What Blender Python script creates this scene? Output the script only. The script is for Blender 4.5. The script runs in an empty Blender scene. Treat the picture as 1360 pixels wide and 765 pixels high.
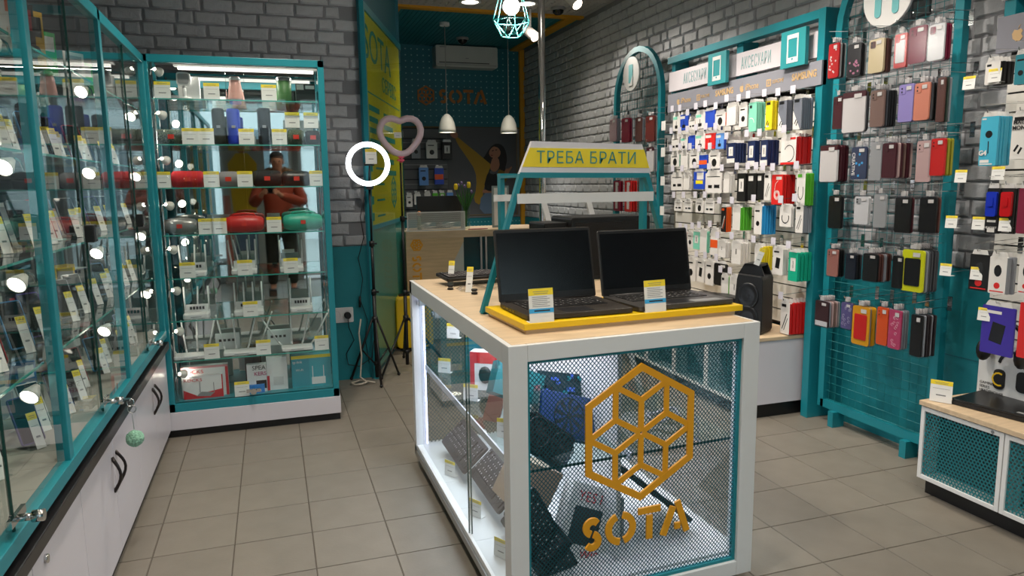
import bpy, math, random
from mathutils import Vector, Matrix, Euler
random.seed(7)
R = math.radians
SC = bpy.context.scene
COL = SC.collection

# ------------------------------------------------------------ camera
F_PX, PITCH, YAW, ROLL, HC = 954.1, 0.1448, 0.3201, -0.0130, 1.4222
fw = Vector((math.sin(YAW)*math.cos(PITCH), math.cos(YAW)*math.cos(PITCH), -math.sin(PITCH)))
rt = Vector((math.cos(YAW), -math.sin(YAW), 0)); up = rt.cross(fw)
r2 = rt*math.cos(ROLL)+up*math.sin(ROLL); u2 = -rt*math.sin(ROLL)+up*math.cos(ROLL)
cam = bpy.data.cameras.new('camera'); cam.sensor_width = 36; cam.lens = 36*F_PX/1360; cam.clip_start = 0.02; cam.clip_end = 200
co = bpy.data.objects.new('camera', cam); COL.objects.link(co)
M3 = Matrix((r2, u2, -fw)).transposed()
co.matrix_world = Matrix.Translation((0, 0, HC)) @ M3.to_4x4()
SC.camera = co
# ------------------------------------------------------------ world, exposure
w = bpy.data.worlds.new('world'); SC.world = w; w.use_nodes = True
bg = w.node_tree.nodes['Background']; bg.inputs[0].default_value = (0.80, 0.90, 1.0, 1); bg.inputs[1].default_value = 3.5
SC.view_settings.view_transform = 'Standard'; SC.view_settings.look = 'None'
SC.view_settings.exposure = 0.38; SC.view_settings.gamma = 1.0; SC.view_settings.use_curve_mapping = False
try:
    SC.cycles.transparent_max_bounces = 32; SC.cycles.max_bounces = 10; SC.cycles.glossy_bounces = 6
    SC.cycles.sample_clamp_indirect = 6.0
except Exception: pass
LIGHT_MULT = 1.0

# ------------------------------------------------------------ helpers
def lin(c):
    if isinstance(c, str):
        c = c.lstrip('#'); c = [int(c[i:i+2], 16)/255 for i in (0, 2, 4)]
    return tuple((x/12.92 if x <= .04045 else ((x+.055)/1.055)**2.4) for x in c)+(1.0,)
MATS = {}
def mat(name, col, rough=.5, metal=0.0, noise=.06, scale=6.0, bump=0.0, bscale=60.0, rnd=0.0, emit=None, estr=0.0, stretch=(1,1,1), coat=0.0, spec=None):
    if name in MATS: return MATS[name]
    m = bpy.data.materials.new(name); m.use_nodes = True; nt = m.node_tree; N = nt.nodes; L = nt.links
    b = N['Principled BSDF']; c = lin(col)
    b.inputs['Roughness'].default_value = rough; b.inputs['Metallic'].default_value = metal
    if coat: b.inputs['Coat Weight'].default_value = coat
    if spec is not None: b.inputs['Specular IOR Level'].default_value = spec
    tc = N.new('ShaderNodeTexCoord'); mp = N.new('ShaderNodeMapping'); mp.inputs['Scale'].default_value = stretch
    L.new(tc.outputs['Object'], mp.inputs['Vector'])
    nz = N.new('ShaderNodeTexNoise'); nz.inputs['Scale'].default_value = scale; nz.inputs['Detail'].default_value = 3
    L.new(mp.outputs[0], nz.inputs['Vector'])
    mx = N.new('ShaderNodeMix'); mx.data_type = 'RGBA'
    mx.inputs[6].default_value = tuple(max(0, v*(1-noise*1.6)) for v in c[:3])+(1,)
    mx.inputs[7].default_value = tuple(min(1, v*(1+noise*1.6)) for v in c[:3])+(1,)
    L.new(nz.outputs['Fac'], mx.inputs[0])
    out = mx.outputs[2]
    if rnd:
        oi = N.new('ShaderNodeObjectInfo'); mr = N.new('ShaderNodeMapRange'); mr.inputs[3].default_value = 1-rnd; mr.inputs[4].default_value = 1+rnd
        L.new(oi.outputs['Random'], mr.inputs[0])
        vm = N.new('ShaderNodeVectorMath'); vm.operation = 'SCALE'; L.new(out, vm.inputs[0]); L.new(mr.outputs[0], vm.inputs['Scale']); out = vm.outputs[0]
    L.new(out, b.inputs['Base Color'])
    if bump:
        n2 = N.new('ShaderNodeTexNoise'); n2.inputs['Scale'].default_value = bscale; n2.inputs['Detail'].default_value = 4
        L.new(mp.outputs[0], n2.inputs['Vector'])
        bp = N.new('ShaderNodeBump'); bp.inputs['Strength'].default_value = bump; bp.inputs['Distance'].default_value = .01
        L.new(n2.outputs['Fac'], bp.inputs['Height']); L.new(bp.outputs[0], b.inputs['Normal'])
    if emit:
        b.inputs['Emission Color'].default_value = lin(emit); b.inputs['Emission Strength'].default_value = estr
    MATS[name] = m; return m
def glassmat(name, tint=(.93, .97, .96), gl=1.0, ior=1.5, rough=0.0, minref=0.0):
    if name in MATS: return MATS[name]
    m = bpy.data.materials.new(name); m.use_nodes = True; nt = m.node_tree; N = nt.nodes; L = nt.links
    N.remove(N['Principled BSDF']); o = N['Material Output']
    t = N.new('ShaderNodeBsdfTransparent'); t.inputs[0].default_value = tuple(tint)+(1,)
    g = N.new('ShaderNodeBsdfGlossy'); g.inputs['Roughness'].default_value = rough; g.inputs[0].default_value = (gl, gl, gl, 1)
    f = N.new('ShaderNodeFresnel'); f.inputs[0].default_value = ior
    x = N.new('ShaderNodeMixShader')
    ge = N.new('ShaderNodeNewGeometry'); iv = N.new('ShaderNodeMath'); iv.operation = 'SUBTRACT'; iv.inputs[0].default_value = 1
    L.new(ge.outputs['Backfacing'], iv.inputs[1]); mu = N.new('ShaderNodeMath'); mu.operation = 'MULTIPLY'; L.new(iv.outputs[0], mu.inputs[1]); L.new(mu.outputs[0], x.inputs[0])
    if minref:
        mr = N.new('ShaderNodeMapRange'); mr.inputs[3].default_value = minref; L.new(f.outputs[0], mr.inputs[0]); L.new(mr.outputs[0], mu.inputs[0])
    else: L.new(f.outputs[0], mu.inputs[0])
    L.new(t.outputs[0], x.inputs[1]); L.new(g.outputs[0], x.inputs[2]); L.new(x.outputs[0], o.inputs[0])
    MATS[name] = m; return m

class MB:
    def __init__(s): s.v = []; s.f = []; s.m = []; s.s = []
    def add(s, vs, fs, m=0, sm=False):
        o = len(s.v); s.v += [tuple(v) for v in vs]
        for f in fs: s.f.append(tuple(i+o for i in f)); s.m.append(m); s.s.append(sm)
        return s
    def box(s, x0, x1, y0, y1, z0, z1, m=0, T=None):
        vs = [Vector((x, y, z)) for z in (z0, z1) for y in (y0, y1) for x in (x0, x1)]
        if T: vs = [T @ v for v in vs]
        return s.add(vs, [(0,2,3,1),(4,5,7,6),(0,1,5,4),(2,6,7,3),(0,4,6,2),(1,3,7,5)], m)
    def cbox(s, c, d, m=0, T=None):
        return s.box(c[0]-d[0]/2, c[0]+d[0]/2, c[1]-d[1]/2, c[1]+d[1]/2, c[2]-d[2]/2, c[2]+d[2]/2, m, T)
    def rbox(s, x0, x1, y0, y1, z0, z1, b, m=0, axis='y', T=None, n=3):
        # box with rounded corners in the plane across the axis
        if axis == 'y': A0, A1, B0, B1, C0, C1 = x0, x1, z0, z1, y0, y1
        elif axis == 'z': A0, A1, B0, B1, C0, C1 = x0, x1, y0, y1, z0, z1
        else: A0, A1, B0, B1, C0, C1 = y0, y1, z0, z1, x0, x1
        pts = []
        for cx, cy, a0 in ((A1-b, B1-b, 0), (A0+b, B1-b, 90), (A0+b, B0+b, 180), (A1-b, B0+b, 270)):
            for k in range(n+1):
                a = R(a0+90*k/n); pts.append((cx+b*math.cos(a), cy+b*math.sin(a)))
        return s.prism(pts, C0, C1, m, axis, T)
    def prism(s, pts, c0, c1, m=0, axis='y', T=None, sm=False):
        def P(p, c):
            v = Vector((p[0], c, p[1])) if axis == 'y' else (Vector((p[0], p[1], c)) if axis == 'z' else Vector((c, p[0], p[1])))
            return T @ v if T else v
        n = len(pts); vs = [P(p, c0) for p in pts]+[P(p, c1) for p in pts]
        fl = (axis != 'y')
        f0 = tuple(range(n)); f1 = tuple(range(n, 2*n))
        s.add(vs, [f0[::-1] if fl else f0, f1 if fl else f1[::-1]], m)
        o = len(s.v)-2*n
        for i in range(n):
            j = (i+1) % n
            q = (o+i, o+j, o+n+j, o+n+i)
            s.f.append(q if fl else q[::-1]); s.m.append(m); s.s.append(sm)
        return s
    def cyl(s, p0, p1, r, n=10, m=0, rb=None, caps=True, T=None):
        p0 = Vector(p0); p1 = Vector(p1); d = (p1-p0)
        if d.length < 1e-7: return s
        d.normalize(); a = Vector((0, 0, 1)) if abs(d.z) < .9 else Vector((1, 0, 0))
        u = d.cross(a).normalized(); v = d.cross(u)
        rb = r if rb is None else rb; vs = []
        for p, rr in ((p0, r), (p1, rb)):
            for k in range(n):
                t = 2*math.pi*k/n; vs.append(p+u*rr*math.cos(t)+v*rr*math.sin(t))
        if T: vs = [T @ x for x in vs]
        s.add(vs, [(k, (k+1) % n, n+(k+1) % n, n+k) for k in range(n)], m, n > 5)
        if caps:
            o = len(s.v)-2*n
            s.f.append(tuple(o+k for k in range(n))[::-1]); s.m.append(m); s.s.append(False)
            s.f.append(tuple(o+n+k for k in range(n))); s.m.append(m); s.s.append(False)
        return s
    def tube(s, pts, r, n=6, m=0, closed=False, rs=None):
        pts = [Vector(p) for p in pts]; N_ = len(pts); vs = []
        ref = None
        for i, p in enumerate(pts):
            a = pts[(i-1) % N_] if (closed or i > 0) else p
            b = pts[(i+1) % N_] if (closed or i < N_-1) else p
            d = (b-a).normalized()
            if ref is None:
                ref = Vector((0, 0, 1)) if abs(d.z) < .9 else Vector((1, 0, 0))
                u = d.cross(ref).normalized()
            else:
                u = (u-d*u.dot(d)).normalized()
            v = d.cross(u); rr = rs[i] if rs else r
            for k in range(n):
                t = 2*math.pi*k/n; vs.append(p+u*rr*math.cos(t)+v*rr*math.sin(t))
        fs = []
        for i in range(N_ if closed else N_-1):
            j = (i+1) % N_
            for k in range(n): fs.append((i*n+k, i*n+(k+1) % n, j*n+(k+1) % n, j*n+k))
        if not closed: fs += [tuple(range(n))[::-1], tuple(range((N_-1)*n, N_*n))]
        return s.add(vs, fs, m, n > 4)
    def lathe(s, prof, n=20, m=0, o=(0, 0, 0), T=None, axis='z'):
        vs = []
        for r, z in prof:
            for k in range(n):
                t = 2*math.pi*k/n; x, y = r*math.cos(t), r*math.sin(t)
                v = Vector((x, y, z)) if axis == 'z' else (Vector((z, x, y)) if axis == 'x' else Vector((y, z, x)))
                v += Vector(o); vs.append(T @ v if T else v)
        fs = []
        for i in range(len(prof)-1):
            for k in range(n): fs.append((i*n+k, i*n+(k+1) % n, (i+1)*n+(k+1) % n, (i+1)*n+k))
        return s.add(vs, fs, m, True)
    def sph(s, c, r, n=12, m=0, sc=(1, 1, 1), T=None):
        k = n//2; prof = [(r*math.sin(math.pi*i/k), -r*math.cos(math.pi*i/k)) for i in range(k+1)]
        prof[0] = (1e-5, -r); prof[-1] = (1e-5, r); vs = []
        for rr, z in prof:
            for q in range(n):
                t = 2*math.pi*q/n; v = Vector((rr*math.cos(t)*sc[0]+c[0], rr*math.sin(t)*sc[1]+c[1], z*sc[2]+c[2])); vs.append(T @ v if T else v)
        fs = [(i*n+q, i*n+(q+1) % n, (i+1)*n+(q+1) % n, (i+1)*n+q) for i in range(k) for q in range(n)]
        return s.add(vs, fs, m, True)
    def ribbon(s, pts, wd, y0, y1, m=0, closed=False, T=None, axis='y'):
        # flat strip following a 2-D path, mitred, extruded along the axis
        n = len(pts); L_, R_ = [], []
        for i in range(n):
            p = Vector(pts[i])
            a = Vector(pts[(i-1) % n]) if (closed or i > 0) else None
            b = Vector(pts[(i+1) % n]) if (closed or i < n-1) else None
            d1 = (p-a).normalized() if a is not None else (b-p).normalized()
            d2 = (b-p).normalized() if b is not None else d1
            n1 = Vector((-d1.y, d1.x)); n2 = Vector((-d2.y, d2.x)); mm = (n1+n2)
            mm = mm.normalized() if mm.length > 1e-6 else n1
            k = wd/2/max(.35, mm.dot(n1)); L_.append(p+mm*k); R_.append(p-mm*k)
        for i in range(n if closed else n-1):
            j = (i+1) % n
            s.prism([R_[i], R_[j], L_[j], L_[i]], y0, y1, m, axis, T)
        return s
    def mesh(s, name, mats):
        me = bpy.data.meshes.new(name); me.from_pydata(s.v, [], s.f)
        for m in mats: me.materials.append(m)
        me.polygons.foreach_set('material_index', s.m); me.polygons.foreach_set('use_smooth', s.s); me.update()
        return me
    def build(s, name, mats, parent=None, bevel=0, **k):
        if not isinstance(mats, (list, tuple)): mats = [mats]
        o = inst(s.mesh(name, mats), name, parent, **k)
        if bevel:
            b = o.modifiers.new('bevel', 'BEVEL'); b.width = bevel; b.segments = 2; b.limit_method = 'ANGLE'; b.angle_limit = R(40)
        return o
def tag(o, label=None, cat=None, group=None, kind=None):
    if label: o['label'] = label
    if cat: o['category'] = cat
    if group: o['group'] = group
    if kind: o['kind'] = kind
    return o
def inst(me, name, parent=None, loc=(0, 0, 0), rot=(0, 0, 0), label=None, cat=None, group=None, kind=None, scale=None):
    o = bpy.data.objects.new(name, me); COL.objects.link(o); o.location = loc; o.rotation_euler = rot
    if scale: o.scale = scale
    if parent is not None: o.parent = parent
    return tag(o, label, cat, group, kind)
def thing(name, label, cat, loc=(0, 0, 0), rz=0.0, group=None, rot=None):
    o = inst(None, name, None, loc, rot if rot else (0, 0, rz), label, cat, group); o.empty_display_size = .05
    return o
def clone(o, loc=None, rot=None, label=None, group=None, parent=None):
    c = o.copy(); COL.objects.link(c)
    if parent is not None: c.parent = parent
    if loc is not None: c.location = loc
    if rot is not None: c.rotation_euler = rot
    if label: c['label'] = label
    if group: c['group'] = group
    for ch in list(o.children): clone(ch, parent=c)
    return c
def text(s, size, depth, T, name, m, parent, sx=1.0, align='CENTER', bold=0.0, spacing=1.0, **k):
    cu = bpy.data.curves.new('lettering', 'FONT'); cu.body = s; cu.size = size; cu.extrude = depth; cu.align_x = align; cu.align_y = 'CENTER'
    cu.offset = bold; cu.space_character = spacing; cu.resolution_u = 3
    t = bpy.data.objects.new('tmp', cu); COL.objects.link(t)
    me = bpy.data.meshes.new_from_object(t.evaluated_get(bpy.context.evaluated_depsgraph_get()))
    bpy.data.objects.remove(t); bpy.data.curves.remove(cu)
    me.transform(Matrix.Diagonal((sx, 1, 1, 1))); me.transform(T); me.materials.clear(); me.materials.append(m)
    return inst(me, name, parent, **k)
def arc(cx, cy, r, a0, a1, n=12, ry=None):
    ry = r if ry is None else ry
    return [(cx+r*math.cos(R(a0+(a1-a0)*i/n)), cy+ry*math.sin(R(a0+(a1-a0)*i/n))) for i in range(n+1)]
# stencil brand lettering: bold strokes on a unit 1-high box, XZ plane
def sota(b, x, z, h, y0, y1, T=None, m=0, gap=.28):
    wd = h*.2
    def rb(p): b.ribbon([(x+px*h, z+pz*h) for px, pz in p], wd, y0, y1, m, T=T)
    rb(arc(.33, .70, .195, 35, 255, 11)); rb(arc(.33, .29, .195, 75, -145, 11))
    x += h*(.72+gap*.3)
    rb(arc(.45, .5, .4, 110, 265, 14)); rb(arc(.45, .5, .4, 285, 440, 14))
    x += h*(.95+gap*.3)
    rb([(.0, .9), (.75, .9)]); rb([(.38, .74), (.38, 0)])
    x += h*(.78+gap*.2)
    rb([(.02, 0), (.36, .85)]); rb([(.5, 1.0), (.85, 0)]); rb([(.42, .22), (.62, .22)])
def hexlogo(b, cx, cz, r, wd, y0, y1, T=None, m=0):
    P = lambda a, q: (cx+q*math.cos(R(a))*r, cz+q*math.sin(R(a))*r)
    b.ribbon([P(90+60*i, 1) for i in range(6)], wd, y0, y1, m, closed=True, T=T)
    e = 0
    for i in range(6):
        a = 90+60*i; e = (y1-y0)*.02*(i+1)
        b.ribbon([P(a, .02), P(a, .5)], wd*.82, y0+e, y1-e, m, T=T)
        for d in (-30, 30): b.ribbon([P(a, .5), P(a+d, .86)], wd*.82, y0+e*1.1+.00002*d/30, y1-e*1.1, m, T=T)
def perforated(b, x0, x1, z0, z1, pitch, r, y, th, m=0):
    # sheet in XZ with staggered hexagonal holes, every hole is real
    px = pitch; pz = pitch*.866; nx = max(1, int((x1-x0)/px)); nz = max(2, int((z1-z0)/pz))
    px = (x1-x0)/nx; pz = (z1-z0)/nz
    for j in range(nz):
        off = (j % 2)*px/2
        for i in range(nx+(1 if j % 2 else 0)):
            a0 = x0+i*px-off; a1 = a0+px; c0 = max(a0, x0); c1 = min(a1, x1)
            cx = (a0+a1)/2; cz = z0+(j+.5)*pz
            full = (c0 == a0 and c1 == a1) or (abs(c0-a0) < 1e-9 and abs(c1-a1) < 1e-9)
            if not full:
                b.add([(c0, y, cz-pz/2), (c1, y, cz-pz/2), (c1, y, cz+pz/2), (c0, y, cz+pz/2)], [(0, 1, 2, 3)], m); continue
            O = [(a0, cz-pz/2), (cx, cz-pz/2), (a1, cz-pz/2), (a1, cz+pz/2), (cx, cz+pz/2), (a0, cz+pz/2)]
            I = [(cx+r*math.cos(R(t)), cz+r*math.sin(R(t))) for t in (210, 270, 330, 30, 90, 150)]
            b.add([(p[0], y, p[1]) for p in O+I], [(k, (k+1) % 6, 6+(k+1) % 6, 6+k) for k in range(6)], m)
ORD = ['first', 'second', 'third', 'fourth', 'fifth', 'sixth', 'seventh', 'eighth', 'ninth', 'tenth', 'eleventh', 'twelfth', 'thirteenth', 'fourteenth', 'fifteenth', 'sixteenth']

# ------------------------------------------------------------ materials
TEAL = mat('teal_paint', '#177f8c', .38, noise=.05, scale=4, rnd=.02)
TEALW = mat('teal_wall_paint', '#0e7c87', .55, noise=.07, scale=3, bump=.15, bscale=40)
TEALD = mat('deep_teal_board', '#116674', .5, noise=.06)
WHITE = mat('white_lacquer', '#dcdcdc', .35, noise=.02)
WHITEM = mat('white_laminate', '#cfcbd2', .28, noise=.02)
BLACK = mat('black_plastic', '#0c0c0e', .42, noise=.05)
BLACKG = mat('black_gloss', '#08080a', .12, noise=.02)
DGREY = mat('dark_grey_plastic', '#2a2a2d', .5)
GREY = mat('grey_plastic', '#8a8b8d', .5)
YEL = mat('yellow_paint', '#e6bd08', .4, noise=.04)
GOLD = mat('golden_letter_paint', '#dd9a14', .45, noise=.04)
WOOD = mat('pale_oak', '#cbb394', .45, noise=.16, scale=5, stretch=(1, 9, 9), bump=.05, bscale=30)
WOODY = mat('pale_oak_front', '#cbb08a', .45, noise=.16, scale=5, stretch=(1, 9, 9))
CHROME = mat('chrome', '#d8d8d8', .12, 1.0, noise=.01)
STEEL = mat('brushed_steel', '#b4b4b4', .3, 1.0, noise=.04)
DSTEEL = mat('dark_bar', '#2b2a2c', .4, .5)
PAPER = mat('paper_white', '#e6e6e4', .6, noise=.02)
PYEL = mat('paper_yellow', '#f0d832', .6, noise=.03)
PBLUE = mat('paper_blue', '#3aa5de', .6, noise=.03)
INK = mat('print_grey', '#77787c', .7)
INKD = mat('print_dark', '#26262a', .6)
CLEAR = glassmat('clear_acrylic', (.95, .97, .97), .8)
GLASS = glassmat('shop_glass', (.90, .955, .945), 1.0, 1.52)
GLASSD = glassmat('door_glass', (.965, .985, .98), 1.0, 1.5, minref=.03)
GEDGE = mat('glass_edge', '#3f9c90', .15, noise=.03)
SHELFG = glassmat('shelf_glass', (.88, .955, .94), .9, 1.5)
GROUT = mat('tile_grout', '#5b544b', .9, noise=.1)
TILE = mat('floor_tile', '#7d766c', .42, noise=.10, scale=9, rnd=.05, bump=.04, bscale=90)
BRICK = mat('painted_brick', '#a6a8ac', .62, noise=.10, scale=18, bump=.5, bscale=45, rnd=.05)
MORTAR = mat('brick_joint', '#7b7c80', .9, noise=.1)
SLAT=[('top', 4.78, 1.905, 0.095, 0.104, 1, 0.012, 'white', 'white', 'plug', 'white blister pack with a green corner'),
('top', 4.677, 1.901, 0.112, 0.102, 2, 0.012, 'blue', 'blue', 'plug', 'blue blister pack'),
('top', 4.572, 1.86, 0.079, 0.069, 1, 0.012, 'white', 'orange', 'earbuds', 'white and orange pack'),
('top', 4.467, 1.892, 0.113, 0.098, 2, 0.012, 'white', 'white', 'plug', 'white blister pack with green print'),
('top', 4.352, 1.896, 0.117, 0.101, 1, 0.012, 'blue', 'blue', 'plain', 'plain blue pack'),
('top', 4.229, 1.87, 0.112, 0.08, 1, 0.012, 'white', 'orange', 'puck', 'white pack with a dark gadget picture'),
('top', 4.108, 1.906, 0.098, 0.115, 5, 0.008, 'white', 'white', 'plain', 'narrow white box'),
('top', 3.98, 1.893, 0.078, 0.122, 2, 0.011, 'white', 'white', 'puck', 'white box with two black dots'),
('top', 3.884, 1.902, 0.068, 0.162, 5, 0.014, 'mint', 'mint', 'swirl', 'mint green cable box'),
('top', 3.728, 1.894, 0.056, 0.156, 4, 0.012, 'yellow', 'yellow', 'buds2', 'bright yellow earphone box'),
('top', 3.605, 1.885, 0.066, 0.161, 4, 0.013, 'diag', 'steel', 'buds2', 'white and multicoloured earphone box'),
('top', 3.476, 1.883, 0.063, 0.16, 5, 0.017, 'diag', 'steel', 'buds2', 'white and red earphone box'),
('second', 4.79, 1.747, 0.107, 0.094, 1, 0.012, 'white', 'white', 'earbuds', 'white pack with black earbuds'),
('second', 4.671, 1.74, 0.092, 0.087, 2, 0.012, 'white', 'blue', 'plug', 'white pack with blue corner'),
('second', 4.571, 1.744, 0.068, 0.085, 1, 0.012, 'blue', 'blue', 'plain', 'narrow blue pack'),
('second', 4.461, 1.747, 0.114, 0.094, 2, 0.012, 'white', 'white', 'plug', 'white pack with green leaf print'),
('second', 4.341, 1.744, 0.108, 0.097, 1, 0.012, 'red', 'red', 'plug', 'red blister pack'),
('second', 4.226, 1.736, 0.086, 0.094, 2, 0.012, 'lightblue', 'blue', 'plug', 'light blue pack with white sticker'),
('second', 4.099, 1.665, 0.075, 0.117, 5, 0.02, 'navy', 'navy', 'label', 'navy blue cable pack'),
('second', 3.886, 1.667, 0.068, 0.145, 4, 0.01, 'navy', 'navy', 'label', 'navy blue cable pack with white window'),
('second', 3.761, 1.664, 0.064, 0.141, 6, 0.015, 'navy', 'navy', 'label', 'navy blue cable pack beside the red boxes'),
('second', 3.54, 1.668, 0.118, 0.143, 5, 0.023, 'white', 'red', 'cable', 'white box with a cable picture and red sides'),
('third', 4.791, 1.62, 0.117, 0.083, 2, 0.012, 'white', 'mint', 'puck', 'white and mint pack with black puck'),
('third', 4.666, 1.626, 0.092, 0.114, 2, 0.012, 'white', 'white', 'plain', 'plain white pack'),
('third', 4.531, 1.62, 0.117, 0.095, 1, 0.012, 'white', 'mint', 'puck', 'white and green pack with black puck'),
('third', 4.417, 1.6, 0.094, 0.084, 1, 0.012, 'blue', 'blue', 'orange', 'blue pack with an orange panel'),
('third', 4.285, 1.609, 0.115, 0.096, 1, 0.012, 'white', 'white', 'puck', 'white box with black gadget'),
('fourth', 4.759, 1.47, 0.148, 0.106, 1, 0.012, 'white', 'white', 'earbuds', 'white card with two dark earbuds'),
('fourth', 4.63, 1.468, 0.071, 0.098, 4, 0.008, 'white', 'white', 'plain', 'narrow white box'),
('fourth', 4.463, 1.486, 0.124, 0.111, 2, 0.012, 'blue', 'blue', 'yellow', 'blue pack with yellow label'),
('fourth', 4.288, 1.473, 0.187, 0.123, 1, 0.012, 'white', 'white', 'earbuds', 'wide white box with two gadget pictures'),
('fourth', 4.139, 1.46, 0.059, 0.109, 4, 0.012, 'white', 'white', 'plain', 'slim white box'),
('fourth', 3.976, 1.467, 0.087, 0.163, 3, 0.008, 'black', 'black', 'label', 'black pack with green foot'),
('fourth', 3.864, 1.465, 0.075, 0.155, 3, 0.008, 'black', 'black', 'plug', 'black pack with two small plugs'),
('fourth', 3.782, 1.464, 0.058, 0.148, 3, 0.008, 'black', 'black', 'plug', 'black pack beside the white cable box'),
('fourth', 3.716, 1.458, 0.057, 0.145, 1, 0.012, 'white', 'white', 'diagline', 'white box with a black cable'),
('fourth', 3.626, 1.453, 0.096, 0.162, 6, 0.015, 'red', 'red', 'coil', 'red box with white coiled cable'),
('fourth', 3.421, 1.458, 0.069, 0.167, 5, 0.012, 'white', 'green', 'loop', 'white box with black loop cable and green sides'),
('fifth', 4.736, 1.275, 0.095, 0.067, 1, 0.012, 'white', 'white', 'earbuds', 'small white card with dark red earbud'),
('fifth', 4.602, 1.277, 0.09, 0.071, 1, 0.012, 'white', 'white', 'earbuds', 'small white card with grey earbud'),
('fifth', 4.45, 1.28, 0.096, 0.074, 1, 0.012, 'white', 'white', 'puck', 'small white card with tiny black dot'),
('fifth', 4.329, 1.282, 0.11, 0.077, 1, 0.012, 'white', 'white', 'earbuds', 'small white card with wide black earbuds'),
('fifth', 4.157, 1.245, 0.052, 0.151, 5, 0.009, 'black', 'orange', 'diagline', 'black pack with orange stripes'),
('fifth', 4.017, 1.249, 0.081, 0.137, 5, 0.019, 'white', 'green', 'plain', 'white box with green sides'),
('fifth', 3.796, 1.265, 0.067, 0.164, 6, 0.019, 'white', 'sky', 'puck', 'white box with sky blue sides'),
('fifth', 3.542, 1.262, 0.092, 0.106, 3, 0.011, 'white', 'white', 'loop', 'square white box with black ring cable'),
('fifth', 3.422, 1.274, 0.056, 0.143, 5, 0.013, 'white', 'grey', 'diagline', 'white box with black cable and grey sides'),
('sixth', 4.638, 1.05, 0.062, 0.094, 1, 0.012, 'white', 'red', 'label', 'small white and red pack'),
('sixth', 4.562, 1.044, 0.07, 0.094, 1, 0.012, 'white', 'white', 'puck', 'small white pack with dark gadget'),
('sixth', 4.478, 1.06, 0.078, 0.114, 2, 0.012, 'mint', 'mint', 'label', 'mint pack with white window'),
('sixth', 4.392, 1.07, 0.075, 0.138, 3, 0.01, 'white', 'mint', 'plain', 'white box with mint sides'),
('sixth', 4.259, 1.083, 0.08, 0.156, 2, 0.012, 'white', 'white', 'orange', 'white box with orange band'),
('sixth', 4.168, 1.012, 0.077, 0.097, 3, 0.016, 'white', 'white', 'label', 'white box with silver picture'),
('sixth', 4.008, 1.018, 0.089, 0.129, 5, 0.016, 'white', 'white', 'label', 'white charger box with lime top'),
('sixth', 3.782, 1.011, 0.066, 0.137, 5, 0.018, 'white', 'yellow', 'label', 'white box with yellow sides'),
('sixth', 3.593, 1.012, 0.082, 0.145, 4, 0.011, 'white', 'white', 'bank', 'white box with black power bank picture'),
('sixth', 3.458, 1.001, 0.077, 0.155, 5, 0.026, 'teal', 'teal', 'label', 'teal green box with lime trim'),
('seventh', 4.543, 0.863, 0.11, 0.149, 2, 0.012, 'white', 'white', 'puck', 'white box with black car charger picture'),
('seventh', 4.416, 0.864, 0.086, 0.145, 2, 0.012, 'white', 'white', 'bank', 'white box with dark adapter picture'),
('seventh', 4.307, 0.864, 0.091, 0.153, 2, 0.012, 'white', 'white', 'puck', 'white box with round black gadget'),
('seventh', 4.174, 0.862, 0.139, 0.139, 1, 0.012, 'black', 'black', 'case', 'black zipped accessory case'),
('seventh', 4.122, 0.785, 0.077, 0.148, 2, 0.012, 'white', 'green', 'swirl', 'white and bright green pack'),
('seventh', 4.016, 0.788, 0.099, 0.146, 2, 0.012, 'white', 'white', 'label', 'white pack with grey picture'),
('lowest', 3.508, 0.694, 0.073, 0.173, 6, 0.026, 'white', 'red', 'diagline', 'white box with black cable and deep red sides')]
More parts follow.
